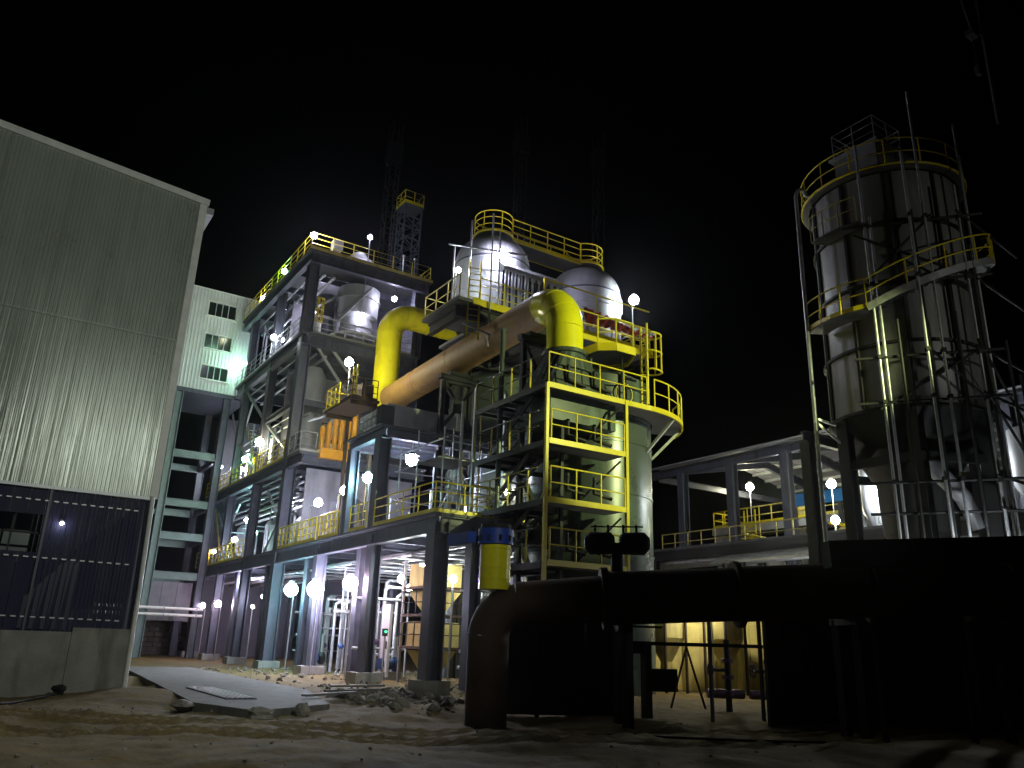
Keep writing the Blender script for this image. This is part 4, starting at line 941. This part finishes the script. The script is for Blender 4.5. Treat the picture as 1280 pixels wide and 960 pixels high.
# ------------------------------------------------------------------ open shed and pipe bridge on the right
def make_shed():
    t = thing('open_shed','long open sided shed with steel columns and a low metal roof','shed',(44,25,0))
    X0, X1 = 36.2, 52.0
    ys = [38.6,35.9,31.9,28.0,24.1,20.2,16.3,12.4,8.5]
    for y in ys[1:]:
        for x in (X0,X1): mb = MB(); mb.ibeam((x,y,-.1),(x,y,12.2),.5,.5,.05); mb.build('column','frame_paint',t)
    for y in ys[1:]:
        m = (X0+X1)/2
        mb = MB(); mb.ibeam((X0,y,12.35),(m,y,13.9),.25,.5,.05); mb.ibeam((m,y,13.9),(X1,y,12.35),.25,.5,.05); mb.build('rafter','frame_paint',t)
    mb = MB(); mb.ibeam((X0,38.6,12.35),(X0,8,12.35),.3,.5,.05); mb.build('eave_beam','frame_paint',t)
    mb = MB(); mb.ibeam((X0+.3,38.4,12.2),(X1,38.4,12.2),.2,.4,.05); mb.build('end_beam','frame_paint',t)
    for k in range(12):
        u = (k+.5)/12; x = X0+(X1-X0)*u; z = 12.66+(1.55 if 0 else 1.55*(1-abs(2*u-1)))
        mb = MB(); mb.bar((x,38.6,z),(x,8,z),.12,.2); mb.build('purlin','galv',t)
    m = (X0+X1)/2
    for (xa,za,xb,zb) in ((X0-.5,12.72,m,14.38),(m,14.38,X1+.5,12.72)):
        n = 10
        for i in range(n):
            ya = 38.8-(31)*i/n; yb = 38.8-31*(i+1)/n
            mb = MB(); vs = []
            for y in (ya-.01,yb+.01):
                for (x,z) in ((xa,za),(xb,zb)): vs += [(x,y,z),(x,y,z+.06)]
            mb.add(vs,[(0,2,6,4),(1,5,7,3),(0,1,3,2),(4,6,7,5),(0,4,5,1),(2,3,7,6)]); mb.build('roof_sheet','grey_panel',t)
    # raised platform inside with yellow railings
    t = thing('shed_platform','raised concrete platform with yellow railings and stair inside the open shed','platform',(46,34,0))
    z = 9.6
    mb = MB(); mb.box(42.2,44.2,27.0,39.2,z-.5,z); mb.build('deck','concrete',t)
    for y in (38.9,32.6,27.3): mb = MB(); mb.box(42.6,43.2,y-.3,y+.3,-.1,z-.52); mb.build('pillar','concrete',t)
    mb = MB(); rail(mb,[(44.1,39.1,z),(42.3,39.1,z),(42.3,27.2,z)],1.1,1.0,.045,(.5,),.18); mb.build('railing','yellow',t)
    mb = MB()
    for k in range(7):
        mb.bar((41.6,36.6-.0*k,7.0+k*.4),(41.6,34.9,7.0+k*.4),.07); mb.bar((41.6,36.6 if k%2 else 34.9,7.0+k*.4),(41.6,34.9 if k%2 else 36.6,7.4+k*.4),.07)
    for y in (36.6,35.8,34.9): mb.bar((41.6,y,6.0),(41.6,y,10.4),.08)
    mb.build('stair_tower','yellow',t)
    mb = MB(); mb.box(42.5,44.0,31.4,33.2,z+.01,z+1.3); mb.build('cabinet','dull_yellow',t)
    t = thing('blue_beam','bright blue crane girder beside a shed column','crane girder',(42,28,10))
    mb = MB(); mb.bar((40.6,31.3,10.35),(40.6,27.6,10.3),.3,.7); mb.build('girder','light_blue',t)
    for y in (31.0,27.9): mb = MB(); mb.box(40.5,40.7,y-.1,y+.1,-.1,9.95); mb.build('leg','frame_paint',t)
    # machines in the shed
    for k,(x,y,lab) in enumerate(((40.5,33.5,'pale machine on the bridge level below the yellow railed platform'),(39.8,27.0,'yellowish machine below the blue girder'),(38.5,13.6,'yellow machine with pipes low at the right picture edge'))):
        t = thing('machine',lab,'machine',(x,y,0))
        mb = MB(); mb.box(x-.8,x+.8,y-1,y+1,-.1,6.9); mb.build('plinth','concrete',t)
        mb = MB(); mb.lathe(x,y,[(.7,6.91),(.7,7.9),(.4,8.3),(.001,8.3)],16); mb.build('body','dull_yellow' if k else 'galv',t)
        mb = MB(); mb.path([(x-.75,y-.8,6.9),(x-.75,y-.8,8.2),(x-.75,y+.6,8.5)],.09,8); mb.build('pipe','yellow',t)
    # silver hoppers under the silo
    for k,(x,y,s,lab) in enumerate(((34.5,21.7,.95,'small bright steel hopper lit by a white lamp under the silo'),(33.4,14.2,1.2,'pale steel cylinder between scaffold poles at the right'),(41.0,12.0,1.6,'large pale tank under the shed roof at the right picture edge'))):
        t = thing('hopper',lab,'hopper',(x,y,5))
        mb = MB(); mb.lathe(x,y,[(.25*s,6.6),(.75*s,8.0),(.75*s,10.2),(.001,10.5)],20); mb.build('shell','stainless',t)
        mb = MB()
        for a in (0.4,1.97,3.54,5.1): mb.bar((x+.7*s*math.cos(a),y+.7*s*math.sin(a),-.1),(x+.7*s*math.cos(a),y+.7*s*math.sin(a),8.0),.12)
        mb.build('leg','galv',t)
    # pipe bridge
    t = thing('pipe_bridge','dark steel pipe bridge with a thin yellow railing crossing to the right','pipe bridge',(31.5,22,0))
    mb = MB(); mb.box(31.0,32.6,8,34.0,6.62,6.75); mb.build('deck','deck_steel',t)
    for x in (31.0,32.5): mb = MB(); mb.ibeam((x,34,6.35),(x,8,6.35),.25,.5,.04); mb.build('beam','dark_steel',t)
    for y in (33,27,21,15,9.5):
        for x in (31.0,32.5): mb = MB(); mb.ibeam((x,y,-.1),(x,y,6.1),.3,.3,.04); mb.build('leg','dark_steel',t)
    mb = MB(); rail(mb,[(32.5,34,6.75),(32.5,24.0,6.75)],1.0,1.0,.035,(.5,),0); mb.build('railing','dull_yellow',t)
    for k in range(3):
        mb = MB(); mb.tube((31.4+k*.4,33.8,6.0-.05*k),(31.4+k*.4,8.5,6.0-.05*k),.14,10); mb.build('pipe','galv',t)
    t = thing('ramp_cover','pale sloping cover panel beside the pipe bridge under the shed','panel',(29.5,24,5.6))
    mb = MB(); mb.add([(29.2,27.5,5.55),(30.4,27.5,6.0),(30.4,20.6,6.05),(29.2,20.6,5.6),(29.2,27.5,5.45),(30.4,27.5,5.9),(30.4,20.6,5.95),(29.2,20.6,5.5)],[(0,3,2,1),(4,5,6,7),(0,1,5,4),(1,2,6,5),(2,3,7,6),(3,0,4,7)]); mb.build('panel','concrete',t)
    for y in (27,21): mb = MB(); mb.bar((29.8,y,-.1),(29.8,y,5.6),.15); mb.build('leg','dark_steel',t)
make_shed()

# ------------------------------------------------------------------ dark duct in front
def make_dark_duct():
    t = thing('dark_duct','big dark brown duct running along the front right from a bend down to the ground','duct',(12,14.5,0))
    A = (9.75,15.75,-.1); B = (9.75,15.75,2.35); C = (11.9,14.3,2.62); E = (21.5,7.6,3.35)
    e = elbow(A,B,C,.62,8)
    def piece(n, pts, r, m='rust_dark'):
        mb = MB(); mb.path(pts,r,28); mb.build(n,m,t)
    piece('straight_pipe',[A,e[0]],.46); piece('elbow',e,.46); piece('straight_pipe',[e[-1],C],.5)
    d = (V(E)-V(C)).normalized()
    piece('flange',[V(C)-d*.1,V(C)+d*.06],.68); 
    for i in range(4): piece('straight_pipe',[V(C).lerp(V(E),i/4),V(C).lerp(V(E),(i+1)/4)],.58+.02*i)
    for i in (1,2,3): piece('flange',[V(C).lerp(V(E),i/4)-d*.06,V(C).lerp(V(E),i/4)+d*.06],.72)
    for u in (.03,.45,.7,.95):
        p = V(C).lerp(V(E),u)
        mb = MB(); mb.bar((p.x-.2,p.y-.4,-.1),(p.x-.2,p.y-.4,p.z-.62),.18); mb.bar((p.x+.25,p.y+.4,-.1),(p.x+.25,p.y+.4,p.z-.62),.18); mb.bar((p.x-.35,p.y-.6,p.z-.66),(p.x+.4,p.y+.6,p.z-.66),.2,.16); mb.build('support','black',t)
    # yellow pipe coming down to the bend
    t = thing('yellow_stub','upright yellow pipe with a blue collar standing on the dark bend','pipe',(9.75,15.65,2.7))
    x, y = 9.75,15.6
    mb = MB(); mb.tube((x,y,2.72),(x,y,3.7),.35,28); mb.build('pipe_run','yellow_pipe',t)
    for z in (2.95,3.2,3.62): mb = MB(); mb.tube((x,y,z-.02),(x,y,z+.02),.365,28); mb.build('weld_band','yellow_pipe',t)
    mb = MB(); mb.tube((x,y,3.71),(x,y,4.05),.40,28); mb.build('collar','blue_paint',t)
    for k in range(10):
        a = 2*PI*k/10; mb = MB(); mb.box(-.025,.025,-.02,.02,3.78,3.9); mb.v = [(x+.41*math.cos(a)+v[0],y+.42*math.sin(a)+v[1],v[2]) for v in mb.v]; mb.build('bolt','dark_steel',t)
    mb = MB(); mb.box(x-.55,x-.35,y+.3,y+1.3,3.75,4.0); mb.build('bracket','blue_paint',t)
    mb = MB(); mb.tube((x,y,4.06),(x,y,4.16),.34,20); mb.build('blind_flange','black',t)
    # actuator like drum on a post
    t = thing('valve_actuator','black double drum valve actuator on a short post above the dark duct','valve',(12.1,14.15,3.2))
    c = V((12.15,14.2,3.85)); d2 = V((.83,-.56,.02)).normalized()
    for s in (-1,1):
        mb = MB(); mb.path([c+d2*s*.06,c+d2*s*.14,c+d2*s*.62,c+d2*s*.74],[.16,.25,.26,.14],16); mb.build('drum','black',t)
    mb = MB(); mb.tube((12.15,14.2,3.1),c,.14,12); mb.build('stem','black',t)
    mb = MB()
    for s in (-.5,-.2,.15,.45): mb.tube(c+d2*s+V((0,0,.2)),c+d2*s+V((0,0,.42)),.03,6)
    mb.tube(c-d2*.6+V((0,0,.38)),c+d2*.6+V((0,0,.38)),.018,5); mb.build('air_line','black',t)
    t = thing('cable_tray','long black covered cable tray above the dark duct at the lower right','cable tray',(17,9.5,3.8))
    a, b = V((15.2,10.9,3.62)), V((22.5,5.9,4.1))
    for i in range(5):
        p = a.lerp(b,i/5); q = a.lerp(b,(i+1)/5)-(b-a).normalized()*.02
        mb = MB(); mb.bar(p,q,.5,.55); mb.build('tray_cover','black',t)
        mb = MB(); mb.bar(p.lerp(q,.5)-V((0,0,.28)),V((p.lerp(q,.5).x,p.lerp(q,.5).y,-.1)),.1); mb.build('leg','black',t)
    # added black screens that stand for the unlit dark below the duct
    for k,(pts,lab) in enumerate(((((10.9,17.5),(14.0,15.9)),'added black screen for the unlit dark under the dark duct, left of the lit opening'),(((16.75,14.0),(28,6.6)),'long added black screen for the unlit dark under the dark duct, right of the lit opening'))):
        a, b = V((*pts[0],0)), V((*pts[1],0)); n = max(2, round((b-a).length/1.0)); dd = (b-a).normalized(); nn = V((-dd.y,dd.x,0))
        t = thing('dark_screen',lab,'dark_screen',((a+b)/2))
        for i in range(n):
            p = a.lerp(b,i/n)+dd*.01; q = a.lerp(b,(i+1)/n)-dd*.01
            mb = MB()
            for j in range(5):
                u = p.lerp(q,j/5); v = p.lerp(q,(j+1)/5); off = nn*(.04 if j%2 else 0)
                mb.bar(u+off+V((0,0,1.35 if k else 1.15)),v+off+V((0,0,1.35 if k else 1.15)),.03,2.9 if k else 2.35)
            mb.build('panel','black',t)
        mb = MB(); mb.bar(a+nn*.1+V((0,0,1.2)),b+nn*.1+V((0,0,1.2)),.03,2.6 if k else 2.3); mb.build('backing_sheet','black',t)  # added to stop light showing through the panel gaps
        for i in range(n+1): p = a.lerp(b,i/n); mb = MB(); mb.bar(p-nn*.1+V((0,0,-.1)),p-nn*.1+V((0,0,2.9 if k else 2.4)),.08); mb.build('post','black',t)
make_dark_duct()

# ------------------------------------------------------------------ what shows through the gap at the lower right
def make_gap():
    t = thing('gate_frame','dark steel pipe frame standing in front of the lit yellow wall','frame',(15.6,15.0,0))
    def L(u): return V((14.3,15.9,0)).lerp(V((18.2,13.9,0)),u)
    def up(p, z): return V((p.x,p.y,z))
    for u in (0.04,.42,.72,.80): mb = MB(); mb.bar(up(L(u),-.1),up(L(u),2.5 if u > .1 else 1.75),.07 if u > .1 else .2); mb.build('post','black',t)
    for z in (1.7,): mb = MB(); mb.bar(up(L(.0),z),up(L(.85),z+.02),.09); mb.build('rail','black',t)
    mb = MB(); mb.bar(up(L(-.1),1.6),up(L(.06),1.6),.16,.3); mb.bar(up(L(-.1),2.1),up(L(.14),2.1),.05); mb.build('lintel','black',t)
    mb = MB(); mb.bar(up(L(.18),.2),up(L(.28),1.65),.04); mb.bar(up(L(.38),.2),up(L(.28),1.65),.04); mb.build('brace','rust_dark',t)
    mb = MB(); mb.box(-.35,.35,-.04,.04,.55,1.1); q = L(.22); mb.v = [(q.x+v[0]*.9,q.y+.5-v[0]*.45+v[1],v[2]) for v in mb.v]; mb.build('notice_board','dark_steel',t)
    # valve stands
    for k,(x,y,lab) in enumerate(((18.9,17.2,'valve manifold with handwheels, left one before the yellow wall'),(19.9,16.5,'valve manifold with handwheels, right one before the yellow wall'))):
        t = thing('valve_stand',lab,'valve',(x,y,0))
        mb = MB(); mb.tube((x,y,-.1),(x,y,1.9),.09,10); mb.build('riser','black',t)
        for z in (.35,.8,1.25): mb = MB(); mb.tube((x,y,z),(x,y,z+.12),.17,12); mb.build('flange','valve_purple',t)
        mb = MB(); mb.tube((x-.55,y+.3,.4),(x+.4,y-.2,.4),.13,10); mb.build('body','valve_purple',t)
        mb = MB(); mb.tube((x,y,1.05),(x-.45,y+.2,1.05),.05,8); mb.build('spindle','dark_steel',t)
        mb = MB(); c = V((x-.48,y+.22,1.05)); e1 = V((.4,.9,0)).normalized()
        mb.path([c+e1*.18*math.cos(a)+V((0,0,.18*math.sin(a))) for a in [2*PI*i/14 for i in range(15)]],.025,6,False)
        for a in (0,PI/2): mb.tube(c-e1*.18*math.cos(a)-V((0,0,.18*math.sin(a))),c+e1*.18*math.cos(a)+V((0,0,.18*math.sin(a))),.015,5)
        mb.build('handwheel','dark_steel',t)
    # lit yellow wall
    t = thing('yellow_wall','pale yellow plastered plant wall lit by a lamp behind the pipe frame','wall',(25,24,0))
    a, b = V((22.6,26.6,0)), V((29.5,22.0,0)); d = (b-a).normalized(); n = V((d.y,-d.x,0))
    for i in range(6):
        p = a.lerp(b,i/6)+d*.01; q = a.lerp(b,(i+1)/6)-d*.01
        mb = MB(); mb.bar(p+V((0,0,2.2)),q+V((0,0,2.2)),.2,4.4); mb.build('wall_panel','dull_yellow',t)
    for u in (.35,.62): p = a.lerp(b,u)+n*.18; mb = MB(); mb.bar(p,p+V((0,0,4.3)),.25); mb.build('pilaster','dull_yellow',t)
    for k,u in enumerate((.22,.5)):
        p = a.lerp(b,u)+n*1.6
        t = thing('feed_hopper',['left yellow feed hopper in front of the lit yellow wall','right yellow feed hopper in front of the lit yellow wall'][k],'hopper',(p.x,p.y,0))
        mb = MB(); s = [(.5,2.7),(.5,2.0),(.16,1.1),(.16,.6)]
        vs = [(p.x+sx*r,p.y+sy*r,z) for r,z in s for sx,sy in ((-1,-1),(1,-1),(1,1),(-1,1))]
        fs = [(i*4+j,i*4+(j+1)%4,(i+1)*4+(j+1)%4,(i+1)*4+j)[::-1] for i in range(3) for j in range(4)]+[(0,1,2,3)]
        mb.add(vs,fs); mb.build('bin','dull_yellow',t)
        mb = MB()
        for sx,sy in ((-1,-1),(1,-1),(1,1),(-1,1)): mb.bar((p.x+sx*.55,p.y+sy*.55,-.1),(p.x+sx*.55,p.y+sy*.55,2.7),.08)
        mb.build('leg','rust_dark',t)
make_gap()

# ------------------------------------------------------------------ under the low deck
def make_underdeck():
    t = thing('feeder_stack','stack of dull yellow chutes and bins under the deck by the dark end column','chute',(15.5,30,0))
    x, y = 16.1, 30.4
    for z0,z1,r0,r1 in ((3.7,4.6,.8,.8),(2.7,3.5,.35,.8),(1.3,2.3,.8,.8),(.35,1.2,.3,.75)):
        mb = MB(); vs = [(x+sx*r,y+sy*r,z) for r,z in ((r0,z0),(r1,z1)) for sx,sy in ((-1,-1),(1,-1),(1,1),(-1,1))]
        mb.add(vs,[(0,3,2,1),(4,5,6,7)]+[(j,(j+1)%4,4+(j+1)%4,4+j) for j in range(4)]); mb.build('bin','dull_yellow',t)
    for z in (3.58,2.5,1.25): mb = MB(); mb.box(x-1.0,x+1.0,y-1.0,y+1.0,z,z+.1); mb.build('floor_plate','rust_dark',t)
    for sx,sy in ((-1,-1),(1,-1),(1,1),(-1,1)): mb = MB(); mb.bar((x+sx*.95,y+sy*.95,-.1),(x+sx*.95,y+sy*.95,5.1),.1); mb.build('leg','galv',t)
    for z in (2.6,1.35): mb = MB(); rail(mb,[(x-1,y+1,z),(x-1,y-1,z),(x+1,y-1,z)],.9,.7,.025,(.5,),0); mb.build('railing','dark_steel',t)
    t = thing('white_panel','tall white door panel beside the yellow chutes under the deck','panel',(14.5,31.2,0))
    mb = MB(); mb.box(14.9,15.02,32.0,32.7,.1,3.0); mb.build('panel','clad_white',t)
    mb = MB(); mb.box(14.86,14.9,32.1,32.16,1.2,1.5); mb.build('handle','dark_steel',t)
    k = 0
    labs = ['cluster of thin upright pipes right of the dark end column','cluster of upright pipes between the blue column and the yellow chutes','cluster of upright pipes between the two pale violet columns','cluster of upright pipes behind the teal lit column']
    for (cx,cy,n) in ((16.3,26.6,12),(15.0,33.8,10),(15.5,37.6,9),(15.6,42.0,8)):
        t = thing('pipe_cluster',labs[k],'pipes',(cx,cy,0)); k += 1
        for i in range(n):
            px = cx+random.uniform(-1.0,1.1); py = cy+random.uniform(-.9,.9); r = random.choice((.03,.045,.07,.11)); zt = random.uniform(2.6,4.9)
            pts = [(px,py,.05),(px,py,zt)]
            if i%3 == 0: pts += [(px+.15,py,zt+.12),(px+1.0,py,zt+.12)]
            mb = MB(); mb.path(pts,r,8); mb.build('pipe',random.choice(('galv','galv','stainless','dark_steel')),t)
        for i in range(4):
            z = random.uniform(.6,4); mb = MB(); y2 = cy+random.uniform(-.9,.9); mb.tube((cx-1.2,y2,z),(cx+1.2,y2,z),random.choice((.04,.06)),8); mb.build('pipe','galv',t)
        for i in range(3):
            z = random.uniform(.5,2.2); px = cx+random.uniform(-.8,.8); py = cy-.8
            mb = MB(); mb.path([(px,py,z-.12),(px,py,z),(px,py,z+.12)],[.08,.16,.08],10); mb.build('valve','pump_blue' if i else 'valve_purple',t)
    for k,(x,y,lab) in enumerate(((15.2,32.4,'blue pump on a plinth under the deck next to the blue column'),(16.0,36.2,'small pump on a plinth deep under the deck between pale columns'),(14.8,40.0,'dark pump under the deck beside the teal lit column'))):
        t = thing('pump',lab,'pump',(x,y,0))
        mb = MB(); mb.box(x-.5,x+.5,y-.3,y+.3,-.1,.3); mb.build('plinth','concrete',t)
        mb = MB(); mb.tube((x-.45,y,.6),(x+.1,y,.6),.22,14); mb.build('motor','pump_blue',t)
        mb = MB(); mb.path([(x+.12,y,.6),(x+.2,y,.6),(x+.38,y,.6),(x+.42,y,.6)],[.1,.3,.3,.15],14); mb.build('casing','pump_blue' if k != 2 else 'dark_steel',t)
        mb = MB(); mb.tube((x+.28,y,.8),(x+.28,y,1.7),.08,10); mb.build('outlet','galv',t)
    t = thing('signal_light','tiny green indicator lamp on a control post under the deck','lamp',(14.6,31.6,0))
    mb = MB(); mb.tube((14.6,31.7,-.1),(14.6,31.7,1.7),.04,6); mb.build('post','galv',t)
    mb = MB(); mb.box(14.5,14.7,31.65,31.8,1.7,2.0); mb.build('box','dark_steel',t)
    mb = MB(); mb.lathe(14.6,31.64,[(.001,1.84),(.05,1.86),(.05,1.9),(.001,1.92)],8); mb.build('lens','green_lens',t)
m = emit('green_lens',(.05,1,.3),6)
make_underdeck()

# ------------------------------------------------------------------ rubble and small things on the ground
def rock(x, y, z, s, name, m, label=None, cat=None, parent=None, kind=None):
    bm = bmesh.new(); bmesh.ops.create_icosphere(bm, subdivisions=2, radius=1)
    sx, sy, sz = s; ph = random.uniform(0,9)
    for v in bm.verts:
        k = 1+.22*math.sin(v.co.x*3.1+ph)*math.sin(v.co.y*2.7+ph*1.7)+.15*math.sin(v.co.z*5+ph*.6)
        v.co = V((v.co.x*sx*k,v.co.y*sy*k,v.co.z*sz*k))
    bmesh.ops.rotate(bm,cent=(0,0,0),matrix=Matrix.Rotation(random.uniform(0,6),3,'Z'),verts=bm.verts)
    me = bpy.data.meshes.new(name); bm.to_mesh(me); bm.free(); me.materials.append(MATS[m])
    o = bpy.data.objects.new(name,me); col.objects.link(o); o.location = (x,y,z)
    if label: o['label'] = label
    if cat: o['category'] = cat
    if kind: o['kind'] = kind
    return o
rock(4.55,20.4,.02,(.45,.25,.14),'stone','rubble','flat dark stone lying against the pavement edge, leftmost','stone')
rock(5.5,17.75,.02,(.32,.22,.15),'stone','rubble','broken concrete lump at the near tip of the pavement','stone')
rock(6.6,18.4,.03,(.28,.18,.17),'stone','rubble','small rounded stone at the near pavement edge, right of the tip','stone')
rock(2.35,24.4,.12,(.22,.14,.12),'sack','black','small black bag on the dirt at the foot of the concrete wall','bag')
mb = MB(); bm = bmesh.new()
for i in range(900):
    if i%3: x = random.uniform(9.3,20); y = random.uniform(24,44)
    else: u = random.random(); x = 8.8+u*4.2+random.gauss(0,.5); y = 20.0+u*5+random.gauss(0,1.6)
    if x < 9.2 and y > 23: continue
    s = .03+(.2 if i%3 == 0 else .1)*random.random()**2.5
    r = bmesh.ops.create_icosphere(bm,subdivisions=1,radius=s)
    M = Matrix.Translation((x,y,gh(x,y)+s*.08)) @ Matrix.Rotation(random.uniform(0,6),4,(random.random(),random.random(),1)) @ Matrix.Diagonal((1.3,.9,.55,1))
    for v in r['verts']: v.co = M @ (v.co*(1+random.uniform(-.2,.2)))
me = bpy.data.meshes.new('rubble'); bm.to_mesh(me); bm.free(); me.materials.append(MATS['rubble'])
o = bpy.data.objects.new('rubble',me); col.objects.link(o); o['kind'] = 'stuff'; o['label'] = 'loose rubble and broken concrete along the foot of the steel frame'
bm = bmesh.new()
for i in range(260):
    x = random.uniform(0,15); y = random.uniform(8,22); s_ = .010+.035*random.random()**3
    r = bmesh.ops.create_icosphere(bm,subdivisions=1,radius=s_); M = Matrix.Translation((x,y,gh(x,y)+s_*.2)) @ Matrix.Rotation(random.uniform(0,6),4,(random.random(),.3,1)) @ Matrix.Diagonal((1.3,.9,.6,1))
    for v in r['verts']: v.co = M @ v.co
me = bpy.data.meshes.new('gravel'); bm.to_mesh(me); bm.free(); me.materials.append(MATS['rubble'])
o = bpy.data.objects.new('gravel',me); col.objects.link(o); o['kind'] = 'stuff'; o['label'] = 'scattered gravel on the brown dirt of the yard'
t = thing('cable','thin black cable trailing across the dirt from the dark bend to the right','cable',(11,13.5,0))
mb = MB(); mb.path([(x,y,gh(x,y)+.025) for x,y in [(9.4,15.6+.0),(9.6,14.6),(10.4,13.6),(11.2,13.3),(12.2,12.4),(12.9,11.2),(14.0,10.4)]],.025,6); mb.build('sheath','black',t)
t = thing('hose','thin dark hose lying on the dirt from the black bag to the picture edge','hose',(1,22.5,0))
mb = MB(); mb.path([(x,y,gh(x,y)+.03) for x,y in [(2.3,24.3),(1.7,23.3),(1.2,22.2),(.6,21.3),(-.2,20.6),(-1.2,20.2)]],.035,6); mb.build('tube','dark_steel',t)
for k in range(3):
    a = [(8.4,21.3),(9.6,22.7),(10.6,24.6)][k]
    t = thing('plank',['pale timber plank lying on rubble nearest the pavement','pale timber plank lying across the rubble in front of the columns','pale timber plank lying by the foot of the blue column'][k],'plank',(a[0],a[1],.1))
    mb = MB(); mb.bar((a[0]-.8,a[1]-.2+.3*k,.16),(a[0]+.8,a[1]+.3-.2*k,.2),.22,.05); mb.build('board','slab_concrete',t)

# ------------------------------------------------------------------ night haze
def make_haze():
    m = bpy.data.materials.new('haze'); m.use_nodes = True; n = m.node_tree; n.nodes.clear()
    p = n.nodes.new('ShaderNodeVolumePrincipled'); o = n.nodes.new('ShaderNodeOutputMaterial')
    p.inputs['Color'].default_value = (.9,.92,1,1); p.inputs['Density'].default_value = .00022; p.inputs['Anisotropy'].default_value = .9
    n.links.new(p.outputs[0], o.inputs['Volume']); MATS['haze'] = m
    mb = MB(); mb.box(-1100,1100,-1100,1100,-1.5,62); mb.build('haze','haze',None,'stuff')
make_haze()

# repeats of a kind share a group
GROUPS = dict(floodlight='floodlights fixed about the plant', floodlight_mast='floodlight masts outside the frame', plank='timber planks on the rubble',
  pump='pumps under the low deck', pipe_cluster='upright pipe clusters under the low deck', hopper='steel hoppers near the shed', machine='machines at the shed',
  hoist_mast='faint hoist masts in the sky', pipe_trestle='trestles under the yellow duct', scrubber_tower='green scrubber towers', scaffold='pole scaffolds',
  stone='loose stones at the pavement edge', domed_vessel='grey domed vessels', valve_stand='valve manifolds in the lit opening', feed_hopper='yellow feed hoppers',
  dark_screen='added black screens for the unlit dark under the dark duct', cage_ladder='yellow caged ladders', tank='grey tanks in the frame', roof_pipe='vent pipes on the frame roof', pipe='pale pipes behind the warehouse corner')
for o in bpy.data.objects:
    base = o.name.split('.')[0]
    if o.parent is None and 'category' in o and base in GROUPS: o['group'] = GROUPS[base]
